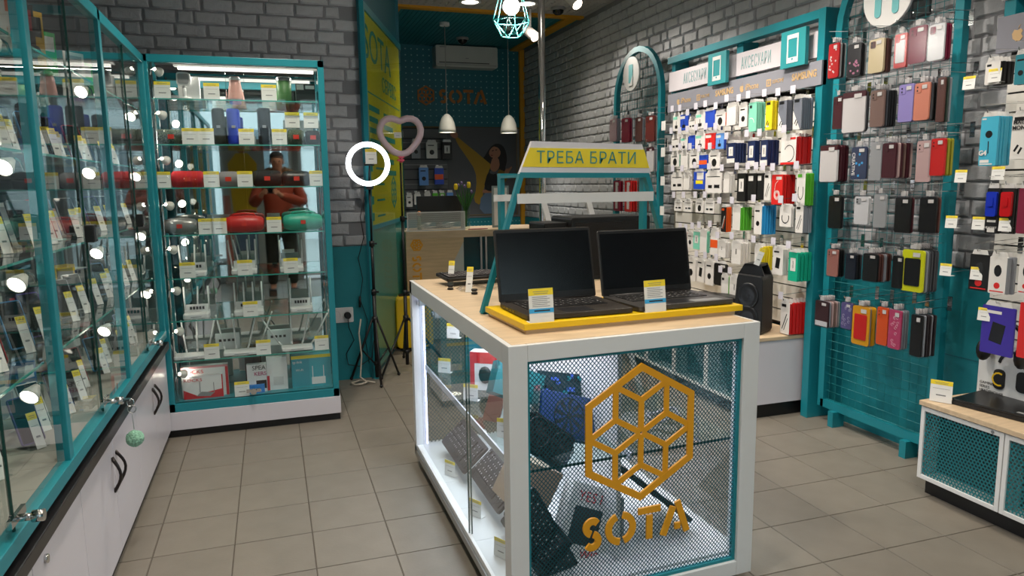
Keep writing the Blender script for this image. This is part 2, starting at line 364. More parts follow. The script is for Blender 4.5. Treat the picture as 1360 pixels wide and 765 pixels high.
NEAR=[('top', 3.17, 2.125, 0.071, 0.17, 4, 0.013, 'redprint', 'dark', 'case', 'red dotted phone case'),
('top', 3.027, 2.099, 0.081, 0.157, 3, 0.015, 'floral', 'dark', 'case', 'black phone case with pink flowers'),
('top', 2.886, 2.095, 0.085, 0.155, 3, 0.02, 'cream', 'brown', 'case', 'cream phone case with yellow tab'),
('top', 2.742, 2.092, 0.065, 0.149, 2, 0.012, 'redframe', 'red', 'case', 'white phone case in red frame'),
('top', 2.649, 2.107, 0.091, 0.158, 3, 0.012, 'maroon', 'clear', 'case', 'maroon phone case'),
('top', 2.549, 2.096, 0.078, 0.15, 4, 0.013, 'clearwhite', 'maroon', 'case', 'clear white phone case with small badge'),
('second', 3.119, 1.85, 0.069, 0.163, 1, 0.012, 'darkmaroon', 'dark', 'case', 'dark maroon phone case'),
('second', 3.011, 1.86, 0.137, 0.196, 3, 0.011, 'whitecard', 'dark', 'case', 'large white phone case under maroon card'),
('second', 2.861, 1.849, 0.079, 0.17, 5, 0.017, 'taupe', 'dark', 'case', 'taupe phone case'),
('second', 2.691, 1.856, 0.077, 0.167, 2, 0.012, 'lavender', 'lavender', 'case', 'lavender phone case'),
('second', 2.605, 1.851, 0.078, 0.162, 6, 0.013, 'peach', 'black', 'case', 'peach phone case'),
('second', 2.506, 1.861, 0.035, 0.187, 3, 0.015, 'brown', 'darkgreen', 'case', 'dark brown phone case at row end'),
('third', 3.17, 1.601, 0.122, 0.187, 4, 0.019, 'whitecard', 'darkmaroon', 'case', 'white phone case under maroon header'),
('third', 2.957, 1.582, 0.095, 0.158, 2, 0.009, 'navyprint', 'orange', 'case', 'navy patterned phone case with colourful edge'),
('third', 2.848, 1.595, 0.066, 0.176, 1, 0.012, 'clear', 'clear', 'case', 'grey clear phone case'),
('third', 2.77, 1.591, 0.072, 0.162, 6, 0.019, 'darkmaroon', 'mix', 'case', 'brown ribbed phone case'),
('third', 2.572, 1.59, 0.073, 0.181, 1, 0.012, 'pinkclear', 'pinkclear', 'case', 'pinkish clear phone case'),
('third', 2.501, 1.596, 0.066, 0.16, 3, 0.022, 'red', 'olive', 'case', 'bright red phone case'),
('fourth', 3.107, 1.334, 0.087, 0.167, 2, 0.012, 'black', 'black', 'case', 'black phone case in clear bag'),
('fourth', 2.924, 1.333, 0.084, 0.137, 2, 0.012, 'clearwhite', 'clear', 'case', 'white edged clear phone case'),
('fourth', 2.806, 1.345, 0.074, 0.158, 1, 0.012, 'clear', 'clear', 'case', 'frosted clear phone case'),
('fourth', 2.67, 1.332, 0.086, 0.163, 2, 0.014, 'black', 'maroon', 'case', 'black phone case with red edge behind'),
('fourth', 2.531, 1.334, 0.084, 0.157, 2, 0.016, 'black', 'brown', 'case', 'wide black phone case'),
('fifth', 3.104, 1.049, 0.077, 0.141, 5, 0.01, 'rose', 'black', 'case', 'dusty pink flip case'),
('fifth', 2.976, 1.036, 0.062, 0.129, 4, 0.013, 'navyblack', 'black', 'case', 'dark navy flip case'),
('fifth', 2.846, 1.048, 0.087, 0.136, 6, 0.016, 'black', 'brown', 'case', 'black flip case with brown ones behind'),
('fifth', 2.675, 1.052, 0.061, 0.152, 2, 0.012, 'black', 'black', 'case', 'black flip case beside the yellow pack'),
('fifth', 2.593, 1.088, 0.113, 0.191, 6, 0.017, 'yellowframe', 'steelblack', 'case', 'black case in bright yellow pack'),
('lowest', 3.164, 0.758, 0.092, 0.138, 6, 0.014, 'maroonwhite', 'mix', 'case', 'dark maroon case with white foot'),
('lowest', 2.984, 0.777, 0.073, 0.135, 2, 0.012, 'purplefloral', 'dark', 'case', 'purple flowered phone case'),
('lowest', 2.886, 0.772, 0.104, 0.195, 5, 0.011, 'orangeframe', 'orangey', 'case', 'red flip case in yellow pack'),
('lowest', 2.748, 0.79, 0.065, 0.184, 3, 0.012, 'orange', 'orange', 'case', 'orange phone case'),
('lowest', 2.672, 0.788, 0.067, 0.185, 4, 0.014, 'roses', 'grey', 'case', 'pink rose print phone case'),
('lowest', 2.548, 0.786, 0.058, 0.192, 6, 0.015, 'black', 'greentop', 'case', 'black case with green card top')]
FAR=[('top', 5.754, 1.961, 0.116, 0.185, 3, 0.017, 'palepink', 'grey', 'case', 'pale pink book case'),
('top', 5.521, 1.947, 0.123, 0.191, 3, 0.016, 'crimson', 'crimson', 'case', 'crimson book case'),
('top', 5.292, 1.933, 0.102, 0.185, 3, 0.011, 'brown', 'grey', 'case', 'brown book case'),
('top', 5.108, 1.928, 0.12, 0.19, 3, 0.013, 'brownred', 'brown', 'case', 'reddish brown book case'),
('second', 5.101, 1.685, 0.096, 0.181, 3, 0.015, 'whitecard', 'grey', 'case', 'white book case'),
('lowest', 5.672, 1.432, 0.116, 0.252, 2, 0.021, 'crimson', 'crimson', 'case', 'crimson slim book case'),
('lowest', 5.462, 1.431, 0.108, 0.251, 3, 0.021, 'red', 'red', 'case', 'bright red slim book case'),
('lowest', 5.247, 1.429, 0.089, 0.242, 3, 0.02, 'brown', 'brown', 'case', 'brown slim book case')]
SLATB=[('top', 2.284, 1.894, 0.061, 0.083, 4, 0.021, 'white', 'black', 'swirl', 'white box with green loop'),
('top', 2.164, 1.904, 0.046, 0.106, 2, 0.012, 'tealblue', 'dark', 'puck', 'teal and blue gadget pack'),
('second', 2.277, 1.672, 0.071, 0.184, 5, 0.017, 'lightcyan', 'lightcyan', 'headph', 'light blue earphone box'),
('second', 2.138, 1.668, 0.077, 0.16, 3, 0.012, 'white', 'white', 'buds2', 'white earphone box'),
('third', 2.235, 1.376, 0.05, 0.172, 2, 0.012, 'bluebottle', 'black', 'plain', 'blue capped black headset box'),
('third', 2.171, 1.376, 0.051, 0.169, 2, 0.013, 'redbottle', 'black', 'plain', 'red capped black headset box'),
('third', 2.098, 1.376, 0.052, 0.165, 2, 0.012, 'maroon', 'black', 'plain', 'dark red headset box'),
('fourth', 2.272, 1.095, 0.082, 0.142, 1, 0.012, 'black', 'black', 'redlogo', 'black headset box with red logo'),
('fourth', 2.188, 1.093, 0.069, 0.142, 3, 0.019, 'white', 'grey', 'redlogo', 'white headset box with red logo'),
('fourth', 2.069, 1.103, 0.055, 0.139, 2, 0.012, 'white', 'white', 'redlogo', 'white headset box at right end'),
('lowest', 2.169, 0.885, 0.134, 0.187, 1, 0.012, 'purple', 'purple', 'bank', 'purple power bank box'),
('lowest', 2.05, 0.919, 0.055, 0.207, 1, 0.012, 'red', 'black', 'plain', 'red topped black box at right end')]
# ============================================================ room shell
CZ = 3.1; XR = 3.16; YB = 9.0; YL = 5.3; YF = -2.0; XL = -1.10
def struct(b, name, m, parent=None, **k):
    return b.build(name, m, parent, kind='structure', **k)
# floor: every tile in view is a piece of its own, the rest lies joined beside them
fl = struct(MB().box(XL-.6, 5.2, YF-.1, YB+.2, -.06, -.003), 'floor', GROUT)
tx0, ty0, tw = -.5174, 3.8277, .3004
tm = MB(); g = .0022; h = tw/2-g
tm.add([(-h, -h, -.003), (h, -h, -.003), (h, h, -.003), (-h, h, -.003), (-h+.001, -h+.001, 0), (h-.001, -h+.001, 0), (h-.001, h-.001, 0), (-h+.001, h-.001, 0)],
       [(4, 5, 6, 7), (0, 1, 5, 4), (1, 2, 6, 5), (2, 3, 7, 6), (3, 0, 4, 7)])
tme = tm.mesh('floor_tile', [TILE]); rest = MB()
for i in range(-4, 20):
    for j in range(-19, 20):
        cx = tx0+(i+.5)*tw; cy = ty0+(j+.5)*tw
        if cx > XR+.1 or cx < XL-.1 or cy > YB or cy < YF: continue
        if -.7 < cx < 3.2 and 1.2 < cy < 6.05:
            inst(tme, 'floor_tile', fl, loc=(cx, cy, 0), rot=(0, 0, R(90*((i*7+j*3) % 4))))
        else: rest.add([(x+cx, y+cy, z) for x, y, z in tm.v], tm.f)
rest.build('floor_tile', TILE, fl, kind='stuff')

# brick walls
def brick_mesh(L, H, seed):
    rr = random.Random(seed); b = MB(); n = 4
    hx, hz = L/2-.006, H/2-.005
    o, i = [], []
    pts = [(-hx, -hz), (-hx/3, -hz), (hx/3, -hz), (hx, -hz), (hx, 0), (hx, hz), (hx/3, hz), (-hx/3, hz), (-hx, hz), (-hx, 0)]
    for p in pts:
        o.append((p[0]+rr.uniform(-.003, .003), 0.0, p[1]+rr.uniform(-.003, .003)))
    for p in o: i.append((p[0]*(1-.010/hx), -.010-rr.uniform(0, .004), p[2]*(1-.008/hz)))
    b.add(o+i, [(k, (k+1) % 10, 10+(k+1) % 10, 10+k) for k in range(10)], 0, True)
    b.add(i, [tuple(range(10))], 0, True)
    return b
def brickwall(wall, org, ax, length, z0, z1, L, H, limit, order=None, rz=0.0):
    bs = [brick_mesh(L, H, s) for s in range(4)]; hb = [brick_mesh(L*.55, H, 9+s) for s in range(2)]
    ms = [b.mesh('brick', [BRICK]) for b in bs]; hs = [b.mesh('brick', [BRICK]) for b in hb]
    ps = []; rows = int((z1-z0)/H)+1
    for j in range(rows):
        zc = z0+(j+.5)*H
        if zc+H/2 > z1+.02: continue
        t = -L*.5*(j % 2)-L*.13*((j*5) % 3)
        k = 0
        while t < length:
            short = (j*3+k*7) % 5 == 0
            l = L*.55 if short else L
            c = t+l/2
            if c-l/2 > -.02 and c+l/2 < length+.05: ps.append((c, zc, short, (j*5+k*3) % 4))
            t += l; k += 1
    if order: ps.sort(key=order)
    rest = MB(); Rm = Matrix.Rotation(rz, 4, 'Z')
    for n_, (c, zc, short, q) in enumerate(ps):
        p = Vector(org)+Vector(ax)*c; p.z = zc
        if n_ < limit: inst((hs[q % 2] if short else ms[q]), 'brick', wall, loc=p, rot=(0, 0, rz))
        else:
            src = hb[q % 2] if short else bs[q]
            rest.add([(Rm @ Vector(v))+p for v in src.v], src.f, 0, True)
    if rest.v: rest.build('brick', BRICK, wall, kind='stuff')
BZ = .985
wl = struct(MB().box(XL-.1, .665, YL, YL+.12, 0, CZ), 'wall_back', MORTAR)
brickwall(wl, (XL, YL, 0), (1, 0, 0), .665-XL, BZ, CZ, .195, .083, 295)
MB().box(XL, .665, YL-.012, YL, 0, BZ).build('teal_dado', TEALW, wl)
wr = struct(MB().box(XR, XR+.12, YF, YB+.1, 0, CZ), 'wall_right', MORTAR)
# bricks on the right wall run along Y; nearest in view first
brickwall(wr, (XR, YF+3.2, 0), (0, 1, 0), YB-YF-3.2, BZ, CZ, .195, .083, 300, order=lambda p: (0 if (2.3 < YF+3.2+p[0] < 3.5 or (YF+3.2+p[0] > 4.9 and p[1] > 1.2) or p[1] > 2.0) else 1, p[0]), rz=R(-90))
MB().box(XR-.012, XR, YF, YB, 0, BZ).build('teal_dado', TEALW, wr)
for z_ in (.55,): MB().box(XR-.014, XR-.012, YF, YB, z_, z_+.006).build('dado_seam', TEALD, wr)
struct(MB().box(XL-.12, XL, YF, YL+.1, 0, CZ), 'wall_left', mat('left_wall_paint', '#55565a', .8, bump=.2))
# far back wall: teal pegboard above, grey slat board below
wb = struct(MB().box(.6, XR+.1, YB, YB+.12, 0, CZ), 'wall_far', mat('far_wall_paint', '#3c3f44', .8))
MB().box(1.35, 3.10, YB-.03, YB, 2.13, CZ).build('pegboard', TEALD, wb)
pg = MB()
for i in range(23):
    for j in range(13):
        x = 1.43+i*.073; z = 2.19+j*.072
        pg.cyl((x, YB-.0325, z), (x, YB-.03, z), .0085, 6)
for i in range(24):
    for j in range(2):
        x = 2.05+i*.047; z = .885+j*.05
        pg.cyl((x, YB-.0325-.012, z), (x, YB-.03, z), .007, 6)
pg.build('peg_dot', mat('peg_dot_pale', '#86bcbc', .5), wb, kind='stuff')
MB().box(1.35, 3.10, YB-.04, YB, .86, .985).build('pegboard_strip', mat('teal_strip', '#0f7380', .5), wb)
MB().box(1.35, 3.10, YB-.035, YB, 2.115, 2.135).build('board_rail', mat('bronze_rail', '#5d5030', .5, .4), wb)
for k in range(9):
    MB().box(1.35, 2.13, YB-.03, YB, .99+k*.125, .99+k*.125+.112).build('slat_board', mat('grey_concrete_board', '#6d6e71', .7, noise=.12, scale=5, rnd=.03), wb)
MB().box(2.13, 3.10, YB-.03, YB, .99, 2.115).build('grey_board', mat('grey_concrete_board', '#6d6e71', .7), wb)
MB().box(3.10, 3.20, YB-.08, YB, .75, CZ).build('yellow_post', mat('ochre_paint', '#c98e10', .5), wb)
# ceiling
cl = struct(MB().box(XL-.1, XR+.1, YF, YB+.1, CZ+.10, CZ+.14), 'ceiling', mat('plenum_dark', '#101012', .95))
gb = MB(); n_ = 0
x = XL
while x < XR: gb.box(x, x+.048, YF, 7.1, CZ, CZ+.05); x += .068
y = YF
while y < 7.1: gb.box(XL, XR, y, y+.048, CZ+.001, CZ+.049); y += .068
gb.build('ceiling_grille', mat('grille_grey', '#a4a2a0', .6), cl, kind='stuff')
pb = MB()
x = 1.1; 
for k in range(44):
    x0 = 1.1+k*.047
    if x0 > XR: break
    pb.box(x0, x0+.041, 7.1, YB, CZ, CZ+.03)
pb.build('ceiling_board', mat('teal_ceiling', '#12707a', .6), cl, kind='stuff')
MB().box(1.1, XR, 7.1, YB, CZ+.012, CZ+.04).build('board_backing', TEALD, cl)
OCH = mat('ochre_paint', '#c98e10', .5)
MB().box(1.05, XR-.02, 7.02, 7.12, CZ-.02, CZ+.03).build('yellow_border', OCH, cl)
MB().box(2.98, 3.10, 7.12, YB-.03, CZ-.02, CZ+.03).build('yellow_border', OCH, cl)
MB().box(1.18, 1.28, 7.12, YB-.03, CZ-.02, CZ+.03).build('yellow_border', OCH, cl)
# slanting glazed yellow wall of the passage
pA = Vector((.665, 5.24, 0)); pB = Vector((1.18, 6.75, 0)); dv = (pB-pA); Lp = dv.length; ang = math.atan2(dv.y, dv.x)
yp = struct(MB().box(0, Lp, .012, .03, 0, CZ, 0), 'wall_passage', [TEALD], loc=pA, rot=(0, 0, ang))
YPAN = mat('yellow_banner', '#dcc81c', .35, noise=.05)
MB().box(.02, Lp, -.004, .012, 1.13, 2.63).build('yellow_panel', YPAN, yp)
MB().box(.02, Lp, -.004, .012, .05, 1.10).build('teal_panel', mat('pale_teal_panel', '#3f9a94', .3), yp)
MB().box(.02, Lp, -.016, -.010, .05, 2.66).build('glass_cover', glassmat('panel_glass', (.9, .95, .94), .7, 1.12), yp)
MB().box(-.012, .02, -.02, .012, 0, CZ).build('corner_post', TEAL, yp)
MB().box(.02, Lp, -.02, .012, 2.63, 2.68).build('top_rail', TEAL, yp)
MB().box(.02, Lp, -.02, .012, 1.10, 1.13).build('mid_rail', TEAL, yp)
BT = mat('banner_print_teal', '#1c8f86', .5)
Tp = Matrix.Translation((0, -.0055, 0)) @ Matrix.Rotation(R(90), 4, 'X')
def ptext(s, size, x, z, sx=1.0, al='CENTER'): text(s, size, .0008, Matrix.Translation((x, -.0055, z)) @ Matrix.Rotation(R(90), 4, 'X'), 'banner_lettering', BT, yp, sx=sx, align=al)
ptext('SOTA', .34, .55, 2.42, 1.25); ptext('СЕРВІС', .16, 1.0, 2.20, 1.1)
pr = MB()
for z_, n0 in ((1.98, 5), (1.9, 4), (1.82, 6), (1.74, 5), (1.66, 3)):
    pr.box(.12, .12+.08*n0, -.0052, -.004, z_-.02, z_+.02)
pr.box(.05, 1.5, -.0052, -.004, 2.08, 2.09)
for k in range(6): pr.box(.7, .7+.1*(3+k % 3), -.0052, -.004, 1.95-.09*k, 1.99-.09*k)
for k in range(4): pr.box(.1, .17, -.0052, -.004, 1.52-.12*k, 1.58-.12*k); pr.box(.3, .62, -.0052, -.004, 1.54-.12*k, 1.555-.12*k)
hexlogo(pr, 1.05, 1.36, .13, .02, -.0052, -.004)
pr.build('banner_print', BT, yp)
struct(MB().box(1.05, 1.185, 6.72, YB, 0, CZ), 'wall_passage_side', TEALD)

# shop front behind the camera, seen in the showcase mirror
fw_ = struct(MB().box(XL-.1, XR+.1, YF-.12, YF, 2.7, CZ+.14).box(XL-.1, -.95, YF-.12, YF, 0, 2.7).box(.33, .42, YF-.12, YF, 0, 2.7).box(1.5, 1.6, YF-.12, YF, 0, 2.7).box(3.0, XR+.1, YF-.12, YF, 0, 2.7).box(-.95, .33, YF-.12, YF, 0, .3).box(1.6, 3.0, YF-.12, YF, 0, .4), 'wall_front', mat('front_wall_paint', '#9a9a98', .7))
for n, (a, c, z0) in enumerate(((-.95, .33, .3), (.42, 1.5, .05), (1.6, 3.0, .4))):
    wn = MB().box(a, a+.05, YF-.08, YF-.02, z0, 2.7).box(c-.05, c, YF-.08, YF-.02, z0, 2.7).box(a, c, YF-.08, YF-.02, z0, z0+.07).box(a, c, YF-.08, YF-.02, 2.63, 2.7)
    nm = 'door_1' if n == 1 else 'window_%d' % (1 if n == 0 else 2)
    wo = struct(wn, nm, WHITE)
    MB().box(a+.05, c-.05, YF-.055, YF-.047, z0+.07, 2.63).build('pane', GLASS, wo)
    if n == 1:
        MB().cyl((.52, YF+.02, .9), (.52, YF+.02, 1.3), .014, 8, 0).build('door_handle', STEEL, wo)
        MB().box(.42, 1.5, YF-.07, YF-.03, .95, 1.0).build('door_rail', WHITE, wo)
st = tag(MB().box(-9, 12, -16, YF-.12, -.12, -.02).build('street_paving', mat('street_paving', '#8d8d8b', .9)), kind='structure')
bd = thing('street_building', 'pale building across the street with barred windows', 'building', (0, -11, 0))
MB().box(-9, 12, -1, 0, -.02, 7).build('facade', mat('pale_facade', '#b9bcbc', .8), bd)
for k in range(6):
    wv = MB().box(-7+k*3, -5.4+k*3, 0, .04, .9, 2.9).build('window_opening', mat('dim_window', '#59666c', .2), bd)
    bb = MB()
    for q in range(7): bb.box(-6.95+k*3+q*.25, -6.91+k*3+q*.25, .06, .09, .9, 2.9)
    bb.build('window_bars', WHITE, wv)
# ============================================================ price tags
def tagmesh(w, h, blue=False, lean=.0, fold=True):
    b = MB(); T = Matrix.Rotation(lean, 4, 'X')
    b.box(-w/2, w/2, 0, .0012, 0, h, 0, T)
    b.box(-w/2, w/2, -.0006, 0, h*.8, h, 1, T)
    b.box(-w*.32, w*.32, -.0008, -.0005, h*.90, h*.915, 2, T)
    b.box(-w*.28, w*.28, -.0008, -.0005, h*.845, h*.86, 2, T)
    if blue:
        for k in range(6): b.box(-w*.36, w*(.36 if k % 2 else .25), -.0006, 0, h*(.74-.055*k), h*(.755-.055*k), 2, T)
        b.box(-w/2, w/2, -.0008, 0, h*.28, h*.41, 3, T); b.box(-w*.3, w*.35, -.001, -.0006, h*.325, h*.365, 4, T)
    else:
        b.box(-w*.22, w*.22, -.0006, 0, h*.30, h*.35, 2, T); b.box(-w*.38, w*.38, -.0006, 0, h*.62, h*.63, 2, T)
    if fold: b.box(-w/2, w/2, .0012, .035, 0, .0012, 0)
    return b.mesh('price_card', [PAPER, PYEL, INK, PBLUE, INKD])
TAGA = tagmesh(.082, .088, lean=-.06); TAGN = tagmesh(.029, .115, lean=-.35, fold=False); TAGL = tagmesh(.084, .108, True, lean=-.12)
def ptag(loc, rz, label, me=None, group=None, scale=None, rot=None):
    return inst(me or TAGA, 'price_tag', None, loc, rot or (0, 0, rz), label, 'price tag', group, scale=scale)

# ============================================================ back showcase
bs = thing('glass_showcase', 'teal framed upright glass showcase with mirror back full of speakers and routers', 'showcase', (0, 0, 0))
X0, X1, Y0, Y1 = -.62, .33, 4.37, 4.74
fr = MB()
for x in (X0, X1-.035): fr.box(x, x+.035, Y0, Y0+.035, .15, 2.13)
fr.box(X0, X1, Y0, Y0+.035, 2.09, 2.13).box(X0, X1, Y0, Y0+.03, .15, .20)
fr.box(X0, X1, Y1-.03, Y1, 2.0, 2.04)
for x in (X0, X1-.03): fr.box(x, x+.03, Y1-.03, Y1, .15, 2.13); fr.box(x, x+.03, Y0+.035, Y1-.03, 2.10, 2.13)
fr.build('frame', TEAL, bs, bevel=.002)
MB().box(X0+.03, X1-.03, Y1-.012, Y1-.004, .2, 2.1).build('mirror', [mat('mirror_silver', '#c9cdcc', .02, 1.0, noise=.0)], bs)
MB().box(X0, X1, Y1, Y1+.01, .15, 2.13).build('back_panel', DGREY, bs)
MB().box(X0, X1, Y0+.01, Y1-.01, .175, .20).build('deck', TEAL, bs)
MB().box(X0-.02, X1+.005, Y0-.005, Y1, .045, .15).build('base_box', WHITEM, bs, bevel=.002)
MB().box(X0-.02, X1, Y0+.015, Y1, 0, .045).build('plinth', BLACK, bs)
MB().box(X1-.028, X1-.022, Y0+.035, Y1-.03, .2, 2.09).build('side_pane', GLASS, bs)
for k, (a, c) in enumerate(((X0+.036, -.15), (-.147, X1-.036))):
    MB().box(a, c, Y0+.008+.009*k, Y0+.013+.009*k, .205, 2.088).build('sliding_pane', GLASSD, bs)
MB().cyl((-.16, Y0-.02, .235), (-.16, Y0+.01, .235), .012, 10).cyl((-.16, Y0-.03, .235), (-.16, Y0-.02, .235), .018, 10).box(-.2, -.12, Y0-.004, Y0+.004, .225, .245).build('lock', CHROME, bs)
SZ = {1: 1.905, 2: 1.659, 3: 1.422, 4: 1.159, 5: .915, 6: .671, 7: .437, 8: .2}
for k in range(1, 8):
    s = MB().box(X0+.04, X1-.04, Y0+.04, Y1-.02, SZ[k]-.007, SZ[k]).build('glass_shelf', SHELFG, bs)
    MB().box(X0+.04, X1-.04, Y0+.037, Y0+.04, SZ[k]-.007, SZ[k]).build('polished_edge', GEDGE, s)
WARM = mat('lamp_face_glow', '#ffffff', .4, emit='#fff4e2', estr=16)
def lampproto():
    b = MB(); b.lathe([(.010, .045), (.016, .03), (.024, .012), (.026, 0), (.024, 0), (.02, .01)], 14)
    d = MB().cyl((0, 0, .002), (0, 0, .006), .023, 14)
    a = MB().tube([(0, 0, .04), (.0, .0, .06), (-.015, .0, .075), (-.045, 0, .075)], .004, 6)
    return b.mesh('shade', [mat('lamp_white', '#e4e0d8', .3)]), d.mesh('lamp_face', [WARM]), a.mesh('arm', [CHROME])
LP = lampproto()
def lamp(loc, aim, label, group):
    d = Vector(aim).normalized(); q = (-d).to_track_quat('Z', 'X')
    t = thing('spot_lamp', label, 'lamp', loc, group=group, rot=q.to_euler())
    for me, n in zip(LP, ('shade', 'lamp_face', 'arm')): inst(me, n, t)
rowsw = ['top', 'second', 'third', 'fourth', 'fifth', 'sixth', 'seventh', 'bottom']
for k, z in enumerate((2.045, 1.815, 1.57, 1.32, 1.075, .84, .605, .355)):
    lamp((-.535, 4.44, z), (.45, .9, -.25), 'small white spot lamp at the left post of the mirror showcase, %s tier' % rowsw[k], 'spot lamps in the mirror showcase')
rod = MB().cyl((-.575, 4.425, .2), (-.575, 4.425, 2.1), .006, 8).build('lamp_rod', CHROME, bs)
tb = thing('led_tube', 'slim white LED tube under the top of the mirror showcase', 'lamp', (0, 0, 0))
MB().box(-.45, .28, 4.50, 4.53, 2.075, 2.09).build('tube', mat('led_tube_glow', '#ffffff', .4, emit='#fff6ea', estr=1.3), tb)
MB().box(-.47, .30, 4.49, 4.54, 2.09, 2.1).build('housing', WHITE, tb)
la = bpy.data.lights.new('tube_light', 'AREA'); la.shape = 'RECTANGLE'; la.size = .7; la.size_y = .02; la.energy = 2.2*LIGHT_MULT; la.color = (1, .94, .85)
lo = bpy.data.objects.new('tube_light', la); COL.objects.link(lo); lo.parent = tb; lo.location = (-.1, 4.52, 2.06)

# items on the shelves
YI = 4.47
GR = 'speakers in the mirror showcase'
def speaker_lying(x0, x1, z, r, col, name, label, bands=True, y=YI):
    t = thing('cylinder_speaker', label, 'speaker', ((x0+x1)/2, y, z+r))
    L_ = (x1-x0)/2; b = MB()
    b.lathe([(r*.80, -L_), (r*.97, -L_+.012), (r, -L_+.03), (r, L_-.03), (r*.97, L_-.012), (r*.80, L_)], 20, 0, axis='x')
    b.build('body', col, t)
    e = MB()
    for s_ in (-1, 1): e.lathe([(1e-4, s_*(L_+.001)), (r*.6, s_*(L_+.001)), (r*.78, s_*(L_-.001))], 20, 0, axis='x')
    e.build('end_cap', DGREY, t)
    MB().box(-.016, .016, -r-.003, -r+.004, -.012, .012).build('badge', mat('badge_red', '#d2321e', .4), t)
    return t
REDF = mat('red_fabric', '#c2121c', .75, noise=.1, scale=200, bump=.3, bscale=400)
BLKF = mat('black_fabric', '#101012', .8, bump=.3, bscale=400)
GRYF = mat('grey_fabric', '#8b8789', .8, bump=.3, bscale=400)
BLUF = mat('blue_fabric', '#1737b8', .7, bump=.3, bscale=400)
OLVF = mat('olive_fabric', '#23261a', .8, bump=.3, bscale=400)
TEAF = mat('mint_fabric', '#2aa58c', .7, bump=.3, bscale=400)
def camomat():
    m = mat('camo_fabric', '#3d4a35', .8); nt = m.node_tree; v = nt.nodes.new('ShaderNodeTexVoronoi'); v.inputs['Scale'].default_value = 45
    c = nt.nodes.new('ShaderNodeValToRGB'); c.color_ramp.interpolation = 'CONSTANT'; e = c.color_ramp.elements
    e[0].color = lin('#14181a'); e[1].position = .35; e[1].color = lin('#35503a'); x = e.new(.6); x.color = lin('#78806c'); x = e.new(.8); x.color = lin('#1c2320')
    nt.links.new(v.outputs['Color'], c.inputs[0]); nt.links.new(c.outputs[0], nt.nodes['Principled BSDF'].inputs['Base Color']); return m
CAMO = camomat()
def speaker_up(x0, x1, z, h, col, label, y=YI):
    r = (x1-x0)/2; t = thing('cylinder_speaker', label, 'speaker', ((x0+x1)/2, y, z))
    MB().lathe([(r*.78, .004), (r*.97, .012), (r, .03), (r, h-.03), (r*.97, h-.012), (r*.80, h-.004)], 20).build('body', col, t)
    MB().lathe([(1e-4, h-.002), (r*.6, h-.002), (r*.78, h-.004)], 20).lathe([(1e-4, 0), (r*.7, 0), (r*.78, .004)], 20).build('end_cap', DGREY, t)
    MB().box(-.01, .01, -r-.003, -r+.004, h*.45, h*.52).build('badge', GREY, t)
speaker_up(-.29, -.222, SZ[2], .205, OLVF, 'dark olive upright cylinder speaker beside the blue one')
speaker_up(-.212, -.140, SZ[2], .205, BLUF, 'blue upright cylinder speaker on the second shelf')
speaker_up(-.047, .025, SZ[2], .212, BLKF, 'black upright cylinder speaker on the second shelf')
speaker_lying(-.585, -.42, SZ[2], .042, CAMO, '', 'camouflage speaker lying at the left of the second shelf')
speaker_lying(.115, .205, SZ[2], .045, CAMO, '', 'short camouflage speaker at right of second shelf')
speaker_lying(.215, .295, SZ[2], .043, BLKF, '', 'short dark speaker at the right end of second shelf')
speaker_lying(-.520, -.352, SZ[3], .046, REDF, '', 'red cylinder speaker lying on the third shelf')
speaker_lying(-.275, -.17, SZ[3], .044, GRYF, '', 'grey cylinder speaker behind tags on the third shelf')
speaker_lying(-.09, .065, SZ[3], .046, BLKF, '', 'black cylinder speaker with red badge on the third shelf')
speaker_lying(.075, .225, SZ[3], .044, mat('black_gloss_fabric', '#0d0d10', .4), '', 'second glossy black cylinder speaker on the third shelf')
def drum(x0, x1, z, r, col, label, handle=True):
    t = thing('drum_speaker', label, 'speaker', ((x0+x1)/2, YI, z+r)); L_ = (x1-x0)/2
    MB().lathe([(r*.55, -L_), (r*.8, -L_+.012), (r*.92, -L_+.04), (r, 0), (r*.92, L_-.04), (r*.8, L_-.012), (r*.55, L_)], 22, axis='x').build('body', col, t)
    e = MB()
    for s_ in (-1, 1): e.lathe([(1e-4, s_*(L_-.012)), (r*.5, s_*(L_-.006)), (r*.56, s_*L_)], 20, 0, axis='x')
    e.build('end_cap', DGREY, t)
    MB().box(-.014, .014, -r-.002, -r+.006, -.01, .012).build('badge', mat('badge_red', '#d2321e', .4), t)
    if handle: MB().tube([(-L_*.6, 0, r*.8), (-L_*.5, 0, r*1.12), (0, 0, r*1.2), (L_*.5, 0, r*1.12), (L_*.6, 0, r*.8)], .007, 6).build('handle', col, t)
drum(-.585, -.405, SZ[4], .047, mat('silver_shell', '#8e8d8c', .32, .5), 'silver drum speaker at the left of the fourth shelf', False)
drum(-.262, -.046, SZ[4], .050, mat('red_shell', '#c01f17', .4), 'red carry speaker with handle in the middle of fourth shelf')
drum(.062, .285, SZ[4], .052, mat('mint_shell', '#2aa58c', .4), 'mint green carry speaker at right end of fourth shelf')
